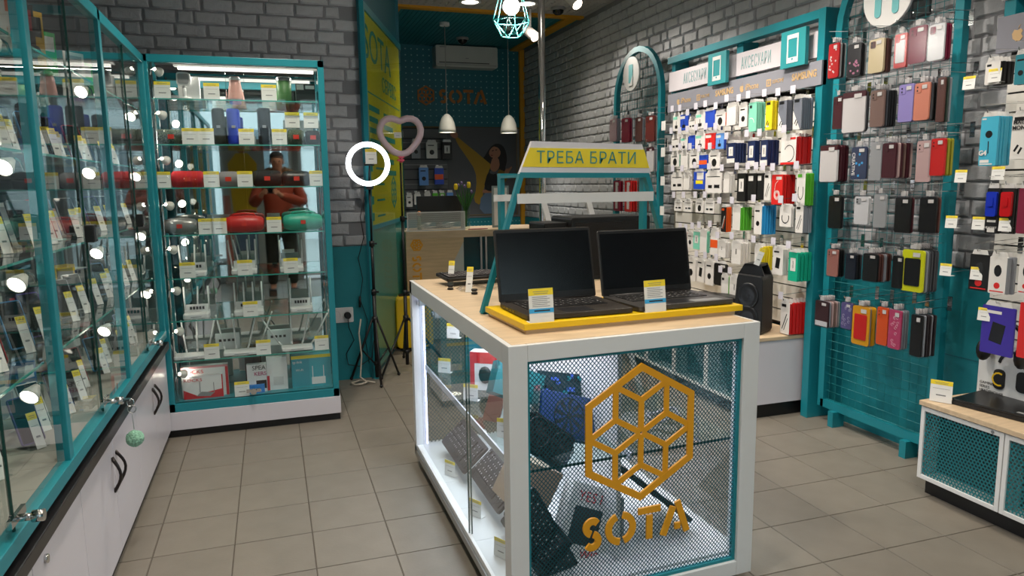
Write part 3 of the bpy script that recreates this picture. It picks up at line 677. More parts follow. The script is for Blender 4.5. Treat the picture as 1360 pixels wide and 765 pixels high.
# first shelf
t = thing('boxed_camera', 'white home camera standing before its white box on the top shelf', 'camera', (-.40, 4.47, SZ[1]))
MB().rbox(-.055, .055, .03, .09, 0, .13, .006).build('carton', PAPER, t)
MB().cyl((-.02, -.01, 0), (-.02, -.01, .012), .035, 14).cyl((-.02, -.01, .01), (-.02, -.01, .08), .01, 8).rbox(-.055, .015, -.03, .012, .075, .145, .014).build('camera_body', WHITE, t)
MB().rbox(-.048, .008, -.034, -.029, .082, .138, .012).build('lens_window', GREY, t)
t = thing('boxed_speaker', 'pink tapered speaker in a clear case on the top shelf', 'speaker', (-.155, 4.47, SZ[1]))
MB().lathe([(1e-4, .004), (.043, .004), (.043, .012), (.028, .118), (.024, .132), (1e-4, .134)], 20).build('body', mat('pink_shell', '#e0a49a', .45), t)
MB().lathe([(.030, .112), (.032, .118), (.026, .128)], 20).build('collar', WHITE, t)
MB().box(-.05, .05, -.046, -.0445, 0, .15).box(-.05, -.0485, -.046, .046, 0, .15).box(.0485, .05, -.046, .046, 0, .15).build('clear_case', CLEAR, t)
t = thing('steel_top_speaker', 'green cylinder speaker with steel lid on the top shelf', 'speaker', (.11, 4.47, SZ[1]))
MB().lathe([(1e-4, .001), (.036, .001), (.04, .01), (.04, .118), (1e-4, .118)], 20).build('body', mat('green_shell', '#3f6d3c', .55, bump=.2), t)
MB().lathe([(.041, .116), (.041, .132), (.036, .137), (1e-4, .137)], 20).build('lid', STEEL, t)
t = thing('dark_carton', 'dark glossy carton at the right end of the top shelf', 'box', (.23, 4.50, SZ[1]))
MB().rbox(-.055, .055, 0, .05, 0, .11, .003).build('carton', mat('dark_carton_print', '#2f3431', .3), t)
MB().box(-.05, -.01, -.001, 0, .075, .105).box(.0, .05, -.001, 0, .08, .1).build('printed_label', PAPER, t)
# price tags of this showcase: x, shelf, what it stands beside
for x, k, lab in ((-.525, 1, 'white and yellow price tag at the left end of the top shelf'), (-.277, 1, 'white and yellow price tag left of the pink speaker'),
                  (.025, 1, 'white and yellow price tag left of the green steel-topped speaker'),
                  (-.404, 2, 'price tag beside the camouflage speaker, left of a pair'), (-.322, 2, 'price tag left of the dark olive speaker, right of a pair'),
                  (-.110, 2, 'price tag right of the blue upright speaker'), (.068, 2, 'price tag right of the black upright speaker'),
                  (-.56, 3, 'price tag at left end of the third shelf beside red speaker'), (-.31, 3, 'price tag between red and grey speakers on third shelf'),
                  (-.133, 3, 'price tag between grey and black speakers on third shelf'), (.263, 3, 'price tag at the right end of the third shelf'),
                  (-.355, 4, 'price tag right beside the silver drum speaker'), (-.288, 4, 'price tag left beside the red carry speaker'),
                  (.01, 4, 'price tag between the red and mint carry speakers'),
                  (-.47, 5, 'price tag before the left router on the fifth shelf'), (-.165, 5, 'price tag before the middle router on the fifth shelf'), (.09, 5, 'price tag before the right router on the fifth shelf'),
                  (-.15, 6, 'price tag before the middle router on the sixth shelf'), (-.375, 7, 'price tag right of the left flat router on the seventh shelf'),
                  (-.092, 7, 'price tag right of the middle flat router on the seventh shelf'), (.243, 7, 'price tag at the right end of the seventh shelf'),
                  (-.225, 8, 'price tag before the speaker carton on the showcase floor')):
    ptag((x, YI-.062 if k < 8 else YI-.075, SZ[k]), 0, lab)
for x, lab in ((.145, 'raised price tag above the short camouflage speaker'), (.25, 'raised price tag above the short dark speaker')):
    s = ptag((x, YI-.01, SZ[2]+.10), 0, lab)
    MB().box(-.003, .003, .0015, .003, -.10, .03).build('holder', CLEAR, s)
# routers
def router(x, k, w, h_ant, n, label, flat=False, slant=None, dz=0):
    t = thing('wifi_router', label, 'router', (x, YI, SZ[k])); d = .10
    if flat:
        MB().rbox(-w/2, w/2, -d/2-.01, d/2, .006, .026, .012, axis='z').build('body', WHITE, t, bevel=.004)
    else:
        b = MB(); b.rbox(-w/2, w/2, -d/2, d/2, .004, .03, .012, axis='z').build('body', WHITE, t, bevel=.004)
        # plastic rear panel with ports
        MB().box(-w/2+.01, w/2-.01, d/2-.004, d/2+.002, .006, .075).build('port_panel', WHITE, t)
        p = MB()
        for i in range(5): p.box(-w*.28+i*w*.12, -w*.28+i*w*.12+w*.08, d/2-.008, d/2-.003, .045, .062)
        p.build('port', DGREY, t)
    MB().box(-w*.2, w*.2, -d/2-.0112 if flat else -d/2-.001, -d/2+.0, .014, .017).build('light_strip', GREY, t)
    for i in range(n):
        u = (i/(n-1)-.5) if n > 1 else 0
        ax = u*w*.93; sl = (slant[i] if slant else 0)
        y_ = d/2-.006 if (i in (0, n-1) or flat) else d/2+.004
        MB().cyl((ax, y_, .02), (ax+sl*.18, y_, .022+h_ant*.12), .006, 6).tube([(ax+sl*.18, y_, .022+h_ant*.12), (ax+sl, y_, .02+h_ant)], .0055, 6).build('antenna', WHITE, t)
router(-.445, 5, .14, .16, 3, 'white router with three antennas at left of the fifth shelf', slant=(-.01, .01, 0))
router(-.17, 5, .14, .18, 4, 'white router with four antennas in the middle of the fifth shelf', slant=(-.02, -.035, .0, 0))
router(.096, 5, .135, .17, 2, 'white two-antenna router at the right of the fifth shelf')
router(-.445, 6, .14, .16, 3, 'white router with three antennas at left of the sixth shelf', slant=(0, .01, 0))
router(-.16, 6, .165, .17, 4, 'white router with four antennas in the middle of the sixth shelf', slant=(0, 0, .0, 0))
router(.138, 6, .13, .18, 2, 'white two-antenna router at the right of the sixth shelf')
router(-.49, 7, .18, .20, 4, 'wide white router with leaning antennas at left of the seventh shelf', True, (-.09, -.02, .01, .05))
router(-.215, 7, .2, .22, 4, 'flat white router with antennas in middle of the seventh shelf', True, (-.04, -.01, .06, .09))
router(.10, 7, .18, .21, 4, 'flat white router with antennas at right of the seventh shelf', True, (-.13, .0, .06, .12))
for x, lab in ((-.30, 'white router standing behind, left half of the seventh shelf'), (.0, 'white router standing behind, right half of the seventh shelf')):
    t = thing('wifi_router', lab, 'router', (x, 4.64, SZ[7]))
    MB().box(-.07, .07, 0, .02, 0, .10).build('body', WHITE, t, bevel=.004)
    for i in range(4): MB().box(-.05+i*.025, -.035+i*.025, -.002, 0, .05, .065).build('port', DGREY, t)
# cartons on the floor of the showcase
def carton(x0, x1, z1, y0, y1, label, base, arts, name='product_carton', txt=()):
    t = thing(name, label, 'box', ((x0+x1)/2, y0, SZ[8])); w = (x1-x0)/2
    MB().box(-w, w, 0, y1-y0, 0, z1-SZ[8]).build('carton', base, t)
    for i, (a, b_, c, d, m) in enumerate(arts):
        MB().box(-w+2*w*a, -w+2*w*b_, -.001-.0002*i, 0, (z1-SZ[8])*c, (z1-SZ[8])*d).build('printed_panel', m, t)
    for (s, sz, px, pz, m, sx) in txt:
        text(s, sz, .0003, Matrix.Translation((-w+2*w*px, -.003, (z1-SZ[8])*pz)) @ Matrix.Rotation(R(90), 4, 'X'), 'printed_words', m, t, sx=sx)
    return t
CRED = mat('carton_red', '#c3202c', .4); CTEAL = mat('carton_teal', '#2aa3b4', .4); CBLUE = mat('carton_blue', '#2a7fd0', .4); CWHITE = mat('carton_white', '#dfe0e0', .4); CPINK = mat('carton_pink', '#cf8f94', .4)
def wedge(t, pts, m, y=-.0016): MB().prism(pts, y, y+.0006).build('printed_panel', m, t)
c = carton(-.555, -.30, .385, 4.47, 4.52, 'tall red and white router carton at left of the showcase floor', CWHITE, [(0, 1, .93, 1, CPINK), (.94, 1, 0, .93, CRED)], txt=[('ROCKS', .03, .25, .82, CRED, 1.2)])
c = carton(-.545, -.33, .335, 4.44, 4.465, 'front red and white router carton with a router picture', CWHITE, [(.97, 1, 0, 1, CRED)], txt=[('ROCKS', .026, .25, .82, CRED, 1.2)])
wedge(c, [(-.107, .0), (.107, .0), (.107, .05), (.02, .035), (-.03, .015), (-.107, .055)], CRED)
MB().prism([(-.04, .015), (.035, .01), (.06, .03), (-.01, .04)], -.0026, -.0016).box(.055, .059, -.0026, -.0016, .03, .09).box(-.02, -.016, -.0026, -.0016, .035, .1).build('router_picture', GREY, c)
c = carton(-.195, -.085, .37, 4.455, 4.50, 'carton reading SPEAKERS with a black speaker picture', CWHITE, [(.45, .98, .12, .42, BLACK)], txt=[('SPEA', .038, .62, .87, INKD, .95), ('KERS', .034, .68, .66, mat('magenta_print', '#b02a6c', .5), .95)])
c = carton(-.20, -.10, .25, 4.435, 4.452, 'low blue carton before the SPEAKERS carton', CBLUE, [(.08, .3, .2, .45, CWHITE), (.35, .55, .2, .45, CWHITE), (.6, .8, .2, .45, CWHITE)])
c = carton(-.205, -.12, .40, 4.52, 4.56, 'black carton edge behind the SPEAKERS carton', BLACK, [(.2, .8, .6, .8, mat('orange_dot', '#d06a1e', .5))])
c = carton(-.083, .035, .40, 4.47, 4.52, 'white and red carton with a white router picture', CWHITE, [(0, .12, 0, .45, CRED), (.3, .8, .15, .4, mat('carton_pale', '#c9cacb', .4))])
c = carton(.06, .292, .40, 4.46, 4.53, 'teal router carton with yellow top edge at right', CTEAL, [(0, 1, .9, 1, PYEL), (.0, .45, .05, .9, mat('carton_teal_deep', '#1f93a6', .4)), (.5, .85, .08, .3, CWHITE), (.52, .54, .3, .65, CWHITE), (.8, .82, .3, .65, CWHITE)], txt=[('tp-link', .022, .15, .8, CWHITE, 1), ('Wi-Fi', .02, .2, .55, CWHITE, 1)])

# ============================================================ long left showcase
ls = thing('long_showcase', 'long teal framed glass showcase of phones along the left wall', 'showcase', (0, 0, 0))
PY = [.55, 1.40, 2.34, 3.30, 4.345]; XF = -.60; ZB = .60; ZT = 2.12
fr = MB()
for i, y in enumerate(PY):
    fr.box(XF-.035, XF, y-.02, y+.02, ZB, ZT)
    fr.box(XL+.01, XL+.04, y-.02, y+.02, ZB, ZT); fr.box(XL+.04, XF-.035, y-.015, y+.015, ZT-.03, ZT)
fr.box(XF-.035, XF, PY[0], PY[-1], ZT-.045, ZT).box(XF-.035, XF+.004, PY[0], PY[-1], ZB-.005, ZB+.035)
fr.box(XL+.01, XL+.04, PY[0], PY[-1], ZT-.03, ZT).box(XL+.01, XL+.04, PY[0], PY[-1], ZB+.17, ZB+.2).box(XL+.01, XL+.04, PY[0], PY[-1], ZB, ZB+.03)
fr.build('frame', TEAL, ls, bevel=.002)
MB().box(XL+.005, XL+.012, PY[0], PY[-1], ZB, ZT).build('mirror', mat('left_mirror', '#8f9694', .05, 1.0, noise=0), ls)
MB().box(XL+.01, XF-.035, PY[0], PY[-1], ZB+.012, ZB+.035).build('deck', mat('deck_grey', '#9c9a93', .5), ls)
SLZ = [1.84, 1.53, 1.235, .935]
for i in range(len(PY)-1):
    for z in SLZ:
        s = MB().box(XL+.05, XF-.045, PY[i]+.01, PY[i+1]-.01, z-.007, z).build('glass_shelf', SHELFG, ls)
        MB().box(XF-.045, XF-.042, PY[i]+.01, PY[i+1]-.01, z-.007, z).build('polished_edge', GEDGE, s)
    ym = (PY[i]+PY[i+1])/2
    for k, (a, c) in enumerate(((PY[i]+.02, ym+.01), (ym-.01, PY[i+1]-.02))):
        d = MB().box(XF-.022+.009*k, XF-.017+.009*k, a, c, ZB+.036, ZT-.046).build('sliding_pane', GLASSD, ls)
        e = c if k == 0 else a
        MB().box(XF-.0225+.009*k, XF-.0165+.009*k, e-.002, e+.002, ZB+.036, ZT-.046).build('pane_edge', mat('dark_glass_edge', '#1d4640', .2), d)
    lk = MB().box(XF-.01, XF+.02, ym-.035, ym+.02, 1.24, 1.30)
    if i in (2, 3):
        lk = lk.build('latch', BLACK, ls, bevel=.004); MB().box(XF+.02, XF+.023, ym-.012, ym-.002, 1.25, 1.29).build('latch_slot', STEEL, lk)
    MB().cyl((XF-.01, ym-.03, ZB+.075), (XF+.05, ym-.03, ZB+.075), .009, 10).cyl((XF+.035, ym-.03, ZB+.075), (XF+.06, ym-.03, ZB+.075), .014, 10).box(XF-.004, XF+.006, ym-.07, ym+.03, ZB+.065, ZB+.085).build('lock', CHROME, ls)
# key ring with pompom on the second lock
t = thing('key_fob', 'mint fluffy pompom hanging from keys in the showcase lock', 'key ring', (XF+.07, 2.79, ZB+.075))
MB().box(-.01, .012, -.01, .01, -.004, .004).tube([(.012+.012*math.cos(a), .0, -.012+.014*math.sin(a)) for a in [R(k*30) for k in range(12)]], .002, 5, closed=True).build('key', CHROME, t)
MB().tube([(.014+.014*math.cos(a), .002, -.036+.014*math.sin(a)) for a in [R(k*30) for k in range(12)]], .002, 5, closed=True).tube([(.014, 0, -.05), (.016, 0, -.11)], .0015, 5).build('ring', STEEL, t)
pm = MB(); rr = random.Random(3)
for k in range(130):
    a = rr.uniform(0, 6.28); c = rr.uniform(-1, 1); q = math.sqrt(1-c*c); d = Vector((q*math.cos(a), q*math.sin(a), c)); p = d*.020
    pm.sph(p+Vector((.016, 0, -.145)), .012, 6)
pm.build('pompom', mat('mint_fluff', '#8fbfa6', .95, noise=.12, scale=80, bump=.6, bscale=200), t)
# base cabinets
DS = [.51, .99, 1.47, 1.95, 2.43, 2.905, 3.385, 3.87, 4.35]
cb = thing('base_cabinet', 'row of white base cupboards under the long glass showcase', 'cabinet', (0, 0, 0))
MB().box(XL+.01, XF-.03, DS[0], DS[-1], .055, .53).build('carcass', mat('carcass_grey', '#6e6c70', .6), cb)
MB().box(XL+.01, XF-.035, DS[0], DS[-1], 0, .055).build('plinth', BLACK, cb)
MB().box(XL+.01, XF+.012, DS[0]-.01, DS[-1], .53, .57).build('worktop', mat('dark_worktop', '#1f1e20', .3), cb, bevel=.003)
MB().box(XL+.01, XF-.02, DS[0], DS[-1], .57, .595).build('worktop_riser', mat('dark_worktop', '#1f1e20', .3), cb)
for i in range(len(DS)-1):
    d = MB().box(XF-.03, XF-.012, DS[i]+.0022, DS[i+1]-.0022, .06, .525).build('door', WHITEM, cb, bevel=.001)
    side = 1 if i % 2 == 0 else -1          # handles meet in pairs
    hy = DS[i+1]-.035 if side == 1 else DS[i]+.035
    if (DS[i+1] > 2.0 and i != 4-1 and i != 3):
        pass
    hp = [(XF-.012+.028*math.sin(math.pi*k/8), hy+side*-.012*math.sin(math.pi*k/8), .31+.13*k/8) for k in range(9)]
    MB().tube(hp, .006, 6, rs=[.008, .0065, .006, .0055, .0055, .0055, .006, .0065, .008]).build('handle', mat('dark_nickel', '#35302f', .3, .7), d)
    if i == 3: MB().cyl((XF-.012, DS[i]+.10, .47), (XF-.004, DS[i]+.10, .47), .012, 12).build('cam_lock', CHROME, d)
# spot lamps of the long showcase
for y, nm in ((1.33, 'nearest'), (2.26, 'second'), (3.22, 'third'), (4.27, 'farthest')):
    for k, z in enumerate((1.79, 1.48, 1.165, .85)):
        lamp((XF-.07, y, z), (-.25, -.85, -.45), 'white spot lamp on the %s post of the long showcase, %s tier' % (nm, rowsw[k] if k < 3 else 'lowest'), 'spot lamps in the long showcase')
# phones with stands and narrow tags
PCOL = [('dark blue', '#1c2c5c'), ('black', '#0d0d10'), ('red', '#a01522'), ('sky blue', '#4d8dc0'), ('silver', '#9a9ba0'), ('midnight green', '#1d3b36'), ('violet', '#4a3f80'), ('white', '#d8d8d8')]
SCR = mat('phone_screen', '#0a0b10', .08)
def phone_meshes():
    T = Matrix.Rotation(-.38, 4, 'X') @ Matrix.Translation((0, 0, .012)); out = []
    for n, c in PCOL:
        b = MB(); b.rbox(-.036, .036, 0, .008, 0, .15, .009, T=T)
        out.append(b.mesh('body', [mat('phone_'+n.replace(' ', '_'), c, .25)]))
    s = MB().box(-.033, .033, -.0008, 0, .004, .146, T=T).mesh('screen', [SCR])
    stn = MB().box(-.03, .03, -.02, .05, 0, .003).box(-.03, .03, .014, .017, .0, .09, T=T).box(-.03, .03, -.02, -.017, 0, .018).mesh('stand', [CLEAR])
    wp = mat('phone_wallpaper', '#3f5fa8', .15)
    return out, s, stn
PHB, PHS, PHST = phone_meshes()
PHBT = Matrix.Rotation(-.38, 4, 'X')
shn = ['top', 'second', 'third', 'fourth', 'bottom']
bayn = ['near', 'middle', 'far', 'farthest']
rr = random.Random(11)
for bi, (ya, yb) in enumerate(((1.43, 2.30), (2.42, 3.26), (3.36, 4.30))):
    for si, z in enumerate([1.53, 1.235, .935, ZB+.035]):
        n = 5
        for q in range(n):
            y = ya+.06+(yb-ya-.12)*q/(n-1); ci = (bi*5+si*3+q*(1 if si % 2 else 3)) % 8
            cn = PCOL[ci][0]; back = (q+si) % 3 == 1
            x = XF-.13-(.03 if back else 0)
            where = '%s from entrance, %s shelf, %s bay' % (ORD[q], shn[si+1], bayn[bi])
            t = thing('smartphone', '%s smartphone on clear stand, %s' % (cn, where), 'phone', (x, y, z+.003), R(48), group='phones in the long showcase')
            inst(PHB[ci], 'body', t); inst(PHS, 'screen', t)
            inst(PHST, 'display_stand', None, (x, y, z), (0, 0, R(48)), 'clear stand under the %s phone, %s' % (cn, where), 'stand', 'acrylic phone stands in the long showcase')
            d = Vector((math.cos(R(48-90)), math.sin(R(48-90)), 0))
            ptag(Vector((x, y, z+.002))+d*.028+Vector((-.02, .02, 0))*0, R(48), 'narrow price tag before the %s phone, %s' % (cn, where), TAGN, 'narrow tags in the long showcase')
# second row: small cartons and things behind the phones
BC = [('white and orange', '#d8d4cf', '#d05a20'), ('black and red', '#1a1214', '#a8222a'), ('yellow', '#d8a81c', '#2a2a2a'), ('bright green', '#20c060', '#e8e8e8'), ('white', '#d8d8d8', '#9a9aa0'), ('pink', '#c98e84', '#e0d8d0'), ('blue', '#2a6cb0', '#d8e4f0'), ('black', '#141416', '#c0c0c0')]
def small_carton(x, y, z, w, h, d, ci, label, rz, group=None):
    n, a, c = BC[ci]
    t = thing('product_box', label, 'box', (x, y, z), rz, group)
    MB().box(-w/2, w/2, -d/2, d/2, 0, h).build('carton', mat('box_'+n.replace(' ', '_'), a, .4), t)
    MB().box(-w*.38, w*.38, -d/2-.001, -d/2, h*.55, h*.9).lathe([(1e-4, 0), (w*.25, 0)], 12, o=(0, -d/2-.001, h*.3), axis='y').build('printed_panel', mat('boxprint_'+n.replace(' ', '_'), c, .4), t)
for q, (y, ci, w, h) in enumerate(((2.50, 0, .13, .22), (2.62, 0, .10, .21), (2.74, 1, .11, .2), (2.86, 1, .08, .19), (2.98, 2, .07, .19), (3.14, 3, .06, .15), (3.5, 4, .1, .14), (3.7, 3, .07, .13), (3.9, 4, .1, .12), (1.6, 5, .12, .18), (1.8, 7, .12, .18), (2.05, 1, .1, .2))):
    small_carton(XF-.16, y, 1.84, w, h, .05, ci, '%s upright carton, %s from the entrance on the top shelf of long showcase' % (BC[ci][0], ORD[[1.6,1.8,2.05,2.50,2.62,2.74,2.86,2.98,3.14,3.5,3.7,3.9].index(y)]), R(55))
for bi, (ya, yb) in enumerate(((1.43, 2.30), (2.42, 3.26), (3.36, 4.30))):
    for si, z in enumerate([1.53, 1.235, .935, ZB+.035]):
        for q in range(3):
            ci = (bi*3+si*5+q*2) % 8
            small_carton(XF-.34, ya+.15+q*.27, z, .09+.03*(q % 2), .10+.04*((q+si) % 2), .05, ci, '%s carton behind the phones, %s from entrance, %s shelf, %s bay' % (BC[ci][0], ORD[q], shn[si+1], bayn[bi]), R(60), 'cartons behind the phones')
# ============================================================ display counter in the middle
IX0, IX1, IY0, IY1, IT = .633, 1.545, 1.952, 3.54, .949
SH = Matrix(((1, 0, 0, 0), (.051, 1, 0, -.051*IX0), (0, 0, 1, 0), (0, 0, 0, 1)))
dc = thing('display_counter', 'white display counter with teal mesh front, gold hexagon emblem and oak top', 'counter', (0, 0, 0))
fb = []
def ip(b, name, m, parent=dc, bevel=0):
    b.v = [tuple(SH @ Vector(v)) for v in b.v]
    return b.build(name, m, parent, bevel=bevel)
CW = mat('counter_white', '#d9dadb', .32, noise=.02)
b = MB(); b.box(IX0, .694, IY0, IY0+.06, .045, IT).box(1.480, IX1, IY0, IY0+.06, .045, IT).box(.694, 1.480, IY0, IY0+.06, .897, IT).box(.694, 1.480, IY0, IY0+.06, .045, .097)
ip(b, 'front_frame', CW, bevel=.002)
b = MB(); b.box(IX0, IX0+.035, IY0+.06, IY1, .885, IT).box(IX1-.035, IX1, IY0+.06, IY1, .885, IT).box(IX0, IX1, IY1-.05, IY1, .885, IT-.001)
b.box(IX0, IX0+.05, IY1-.05, IY1, .045, .885).box(IX1-.05, IX1, IY1-.05, IY1, .045, .885)
b.box(IX0, IX1, IY1-.05, IY1, .045, .10).box(IX0+.002, IX0+.03, IY0+.06, IY1, .905, .912)
ip(b, 'side_frame', CW, bevel=.002)
ip(MB().box(IX0+.004, IX1-.004, IY0+.06, IY1-.05, .06, .105), 'deck', CW)
ip(MB().box(IX0-.004, IX0+.02, IY0+.06, IY1-.05, .055, .085), 'glass_track', STEEL)
ip(MB().box(IX0+.016, IX1-.016, IY0+.016, IY1-.016, IT-.003, IT+.001), 'oak_top', WOOD)
b = MB()
for x, y in ((IX0+.03, IY1-.1), (IX0+.03, 2.78), (IX0+.03, 2.1), (IX1-.1, IY1-.1), (IX1-.1, 2.1)): b = MB().box(x, x+.05, y, y+.05, 0, .055); ip(b, 'foot', CW)
b = MB(); b.box(.694, .704, IY0+.012, IY0+.03, .097, .897).box(1.470, 1.480, IY0+.012, IY0+.03, .097, .897).box(.704, 1.470, IY0+.012, IY0+.03, .887, .897).box(.704, 1.470, IY0+.012, IY0+.03, .097, .107)
ip(b, 'mesh_frame', TEALW)
MESHM = mat('mesh_teal', '#0f4a54', .4, .3)
def diamond(x0, x1, z0, z1, y, px, pz, wd):
    b = MB(); sl = pz/px
    for sg in (1, -1):
        c = -(x1-x0)*sl
        k = 0
        cs = []
        v = (z0-(x1-x0)*sl) if sg == 1 else z0
        while v < (z1 if sg == 1 else z1+(x1-x0)*sl):
            cs.append(v); v += pz
        for c in cs:
            # z = c + sg*sl*(x-x0)
            xa, xb = x0, x1
            za, zb = c, c+sg*sl*(x1-x0)
            def atz(z): return x0+(z-c)/(sg*sl)
            if sg == 1:
                if za < z0: xa = atz(z0); za = z0
                if zb > z1: xb = atz(z1); zb = z1
            else:
                if za > z1: xa = atz(z1); za = z1
                if zb < z0: xb = atz(z0); zb = z0
            if xb-xa < .002: continue
            b.ribbon([(xa, za), (xb, zb)], wd, y-.0006+(.0004 if sg > 0 else 0), y+.0006)
    return b
m_ = ip(diamond(.702, 1.472, .105, .889, IY0+.02, .0140, .0155, .0026), 'expanded_mesh', MESHM); tag(m_, kind='stuff')
m_ = ip(diamond(IX0+.05, IX1-.05, .10, .885, IY1-.02, .02, .022, .0026), 'expanded_mesh', MESHM); tag(m_, kind='stuff')
b = MB(); hexlogo(b, 1.088, .622, .2175, .0225, IY0+.002, IY0+.010); ip(b, 'hexagon_emblem', GOLD)
b = MB(); sota(b, .876, .252, .112, IY0+.002, IY0+.010); ip(b, 'gold_lettering', GOLD)
# glass
for k, (a, c) in enumerate(((IY0+.065, 2.50), (2.49, IY1-.055))):
    p = ip(MB().box(IX0+.010+.008*k, IX0+.014+.008*k, a, c, .085, .885), 'sliding_pane', GLASSD)
    e = c if k == 0 else a
    ip(MB().box(IX0+.0095+.008*k, IX0+.0145+.008*k, e-.003, e+.001, .085, .885), 'pane_edge', mat('dark_glass_edge', '#1d4640', .2), p)
ip(MB().box(IX1-.018, IX1-.014, IY0+.065, IY1-.055, .1, .885), 'side_pane', GLASSD)
ip(MB().box(1.075, 1.091, 2.10, IY1-.06, .105, .885), 'partition', CW)
for a, c, n in ((IX0+.06, 1.073, 'left'), (1.093, IX1-.03, 'right')):
    p = ip(MB().box(a, c, IY0+.075, IY1-.07, .518, .526), 'glass_shelf', SHELFG)
    ip(MB().box(a, c, IY0+.072, IY0+.075, .518, .526), 'polished_edge', mat('shelf_edge_dark', '#123a38', .2), p)
    ip(MB().box(a-.006, a, IY0+.075, IY1-.07, .500, .528), 'shelf_trim', mat('trim_pale', '#c6ccd8', .3), p)
LEDW = mat('cool_led_glow', '#ffffff', .4, emit='#c9d2ff', estr=3.0)
ip(MB().box(IX0+.052, IX0+.060, IY1-.062, IY1-.050, .11, .88), 'led_strip', LEDW)
ip(MB().box(IX0+.036, IX0+.046, IY0+.08, IY1-.08, .878, .885), 'led_strip', LEDW)
ip(MB().box(IX1-.046, IX1-.036, IY0+.08, IY1-.08, .878, .885), 'led_strip', LEDW)
for (x, y, sx, sy, e) in ((.84, 2.75, .3, 1.3, 6), (1.30, 2.75, .3, 1.3, 5)):
    la = bpy.data.lights.new('counter_strip_light', 'AREA'); la.shape = 'RECTANGLE'; la.size = sx; la.size_y = sy; la.energy = e*LIGHT_MULT; la.color = (.84, .88, 1)
    lo = bpy.data.objects.new('counter_strip_light', la); COL.objects.link(lo); lo.parent = dc; lo.location = (x, y, .875)
for (x, y, e) in ((.84, 2.75, 3.2), (1.30, 2.75, 3.0)):
    la = bpy.data.lights.new('shelf_strip_light', 'AREA'); la.shape = 'RECTANGLE'; la.size = .3; la.size_y = 1.3; la.energy = e*LIGHT_MULT; la.color = (.84, .88, 1)
    lo = bpy.data.objects.new('shelf_strip_light', la); COL.objects.link(lo); lo.parent = dc; lo.location = (x, y, .512)
for x, y in ((IX0+.03, IY1-.09), (IX0+.03, 3.1)): ip(MB().box(x, x+.03, y, y+.03, .83, .86).cyl((x-.01, y+.015, .845), (x, y+.015, .845), .012, 10), 'pane_clip', STEEL)

# ---- keyboards
def keyboard(L_, D, label, loc, rot, col=None, keys='keys', group=None):
    t = thing('keyboard', label, 'keyboard', loc, rot=rot, group=group)
    MB().rbox(-L_/2, L_/2, 0, D, 0, .014, .012, axis='z').build('body', col or mat('kb_charcoal', '#3a3335', .5), t, bevel=.002)
    b = MB(); kx = 18; kz = 6; kw = (L_-.03)/kx; kd = (D-.03)/kz
    for i in range(kx):
        for j in range(kz):
            if j == 5 and i in (1, 3): continue
            if j == 0 and 3 < i < 9:
                if i == 4: b.box(-L_/2+.015+i*kw+.001, -L_/2+.015+9*kw-.001, .015+j*kd+.001, .015+(j+1)*kd-.001, .014, .0185)
                continue
            if i in (14,) : continue
            b.box(-L_/2+.015+i*kw+.0012, -L_/2+.015+(i+1)*kw-.0012, .015+j*kd+.0012, .015+(j+1)*kd-.0012, .014, .0185)
    b.build('keys', mat('key_caps', '#2b2628', .45), t)
    b = MB()
    for i in range(kx):
        for j in range(1, kz):
            if i != 14 and (i*3+j) % 4: b.box(-L_/2+.015+i*kw+.004, -L_/2+.015+i*kw+.009, .015+j*kd+.006, .015+j*kd+.012, .0185, .0188)
    b.build('key_legends', mat('legend_grey', '#b8b4b4', .5), t)
    return t
# local X along the length; for the ones leaning on the deck length runs along Y, face to -X/up
def kbrot(tilt, yaw, lean=0):
    return (Matrix.Rotation(R(yaw), 4, 'Z') @ Matrix.Rotation(R(tilt), 4, 'X') @ Matrix.Rotation(R(lean), 4, 'Z')).to_euler()
keyboard(.42, .155, 'charcoal keyboard leaning in the far half of the counter, beside the glass', (.735, 3.12, .16), kbrot(42, -90, 0))
keyboard(.42, .155, 'charcoal keyboard leaning behind the pane seam, nearer than another keyboard', (.755, 2.68, .17), kbrot(42, -90, 0))
keyboard(.42, .155, 'dark keyboard nearest the front corner of the counter floor', (.76, 2.24, .15), kbrot(42, -90, 0), BLACK)
for i, (y, lab) in enumerate(((3.05, 'tag before the farthest keyboard inside the counter'), (2.62, 'tag before the middle keyboard inside the counter'), (2.28, 'tag before the nearest keyboard inside the counter'))):
    ptag((.70, y, .107), R(-60), 'white and yellow price '+lab, scale=(.8, .8, .8))
for i, (x, y, z, lab) in enumerate(((.78, 3.25, .70, 'raised price tag hanging near the far post of the counter'), (.74, 3.28, .528, 'price tag at the far end of the upper glass shelf'), (.74, 2.80, .528, 'price tag in the middle of the upper glass shelf'), (.74, 2.33, .528, 'price tag at the near end of the upper glass shelf'))):
    ptag((x, y, z), R(-40), lab, scale=(.8, .8, .8))
t = thing('mouse_box', 'pink and white mouse package on the upper shelf by the tag', 'box', (.86, 2.95, .528), R(-35))
MB().box(-.07, .07, -.03, .03, 0, .17).build('carton', CWHITE, t); MB().box(-.07, .07, -.031, -.03, .12, .17).box(-.07, -.05, -.0312, -.03, 0, .17).build('printed_panel', CRED, t)
MB().sph((0, -.035, .07), .03, 12, sc=(1, .4, 1.3)).build('mouse', BLACK, t)
t = thing('phone_package', 'slim brown phone package leaning on the upper shelf edge', 'box', (.74, 2.52, .53), rot=(R(-30), 0, R(-50)))
MB().rbox(-.035, .035, 0, .01, 0, .15, .006).build('carton', mat('brown_print', '#7c5348', .4), t); MB().box(-.03, .03, -.001, 0, .11, .14).build('printed_panel', CWHITE, t)
t = thing('black_router_box', 'dark teal striped carton at the far end of the upper shelf', 'box', (.95, 3.3, .528), R(-30))
MB().box(-.09, .09, -.04, .04, 0, .2).build('carton', TEALD, t); MB().box(-.09, .09, -.041, -.04, .16, .19).build('printed_panel', PYEL, t)

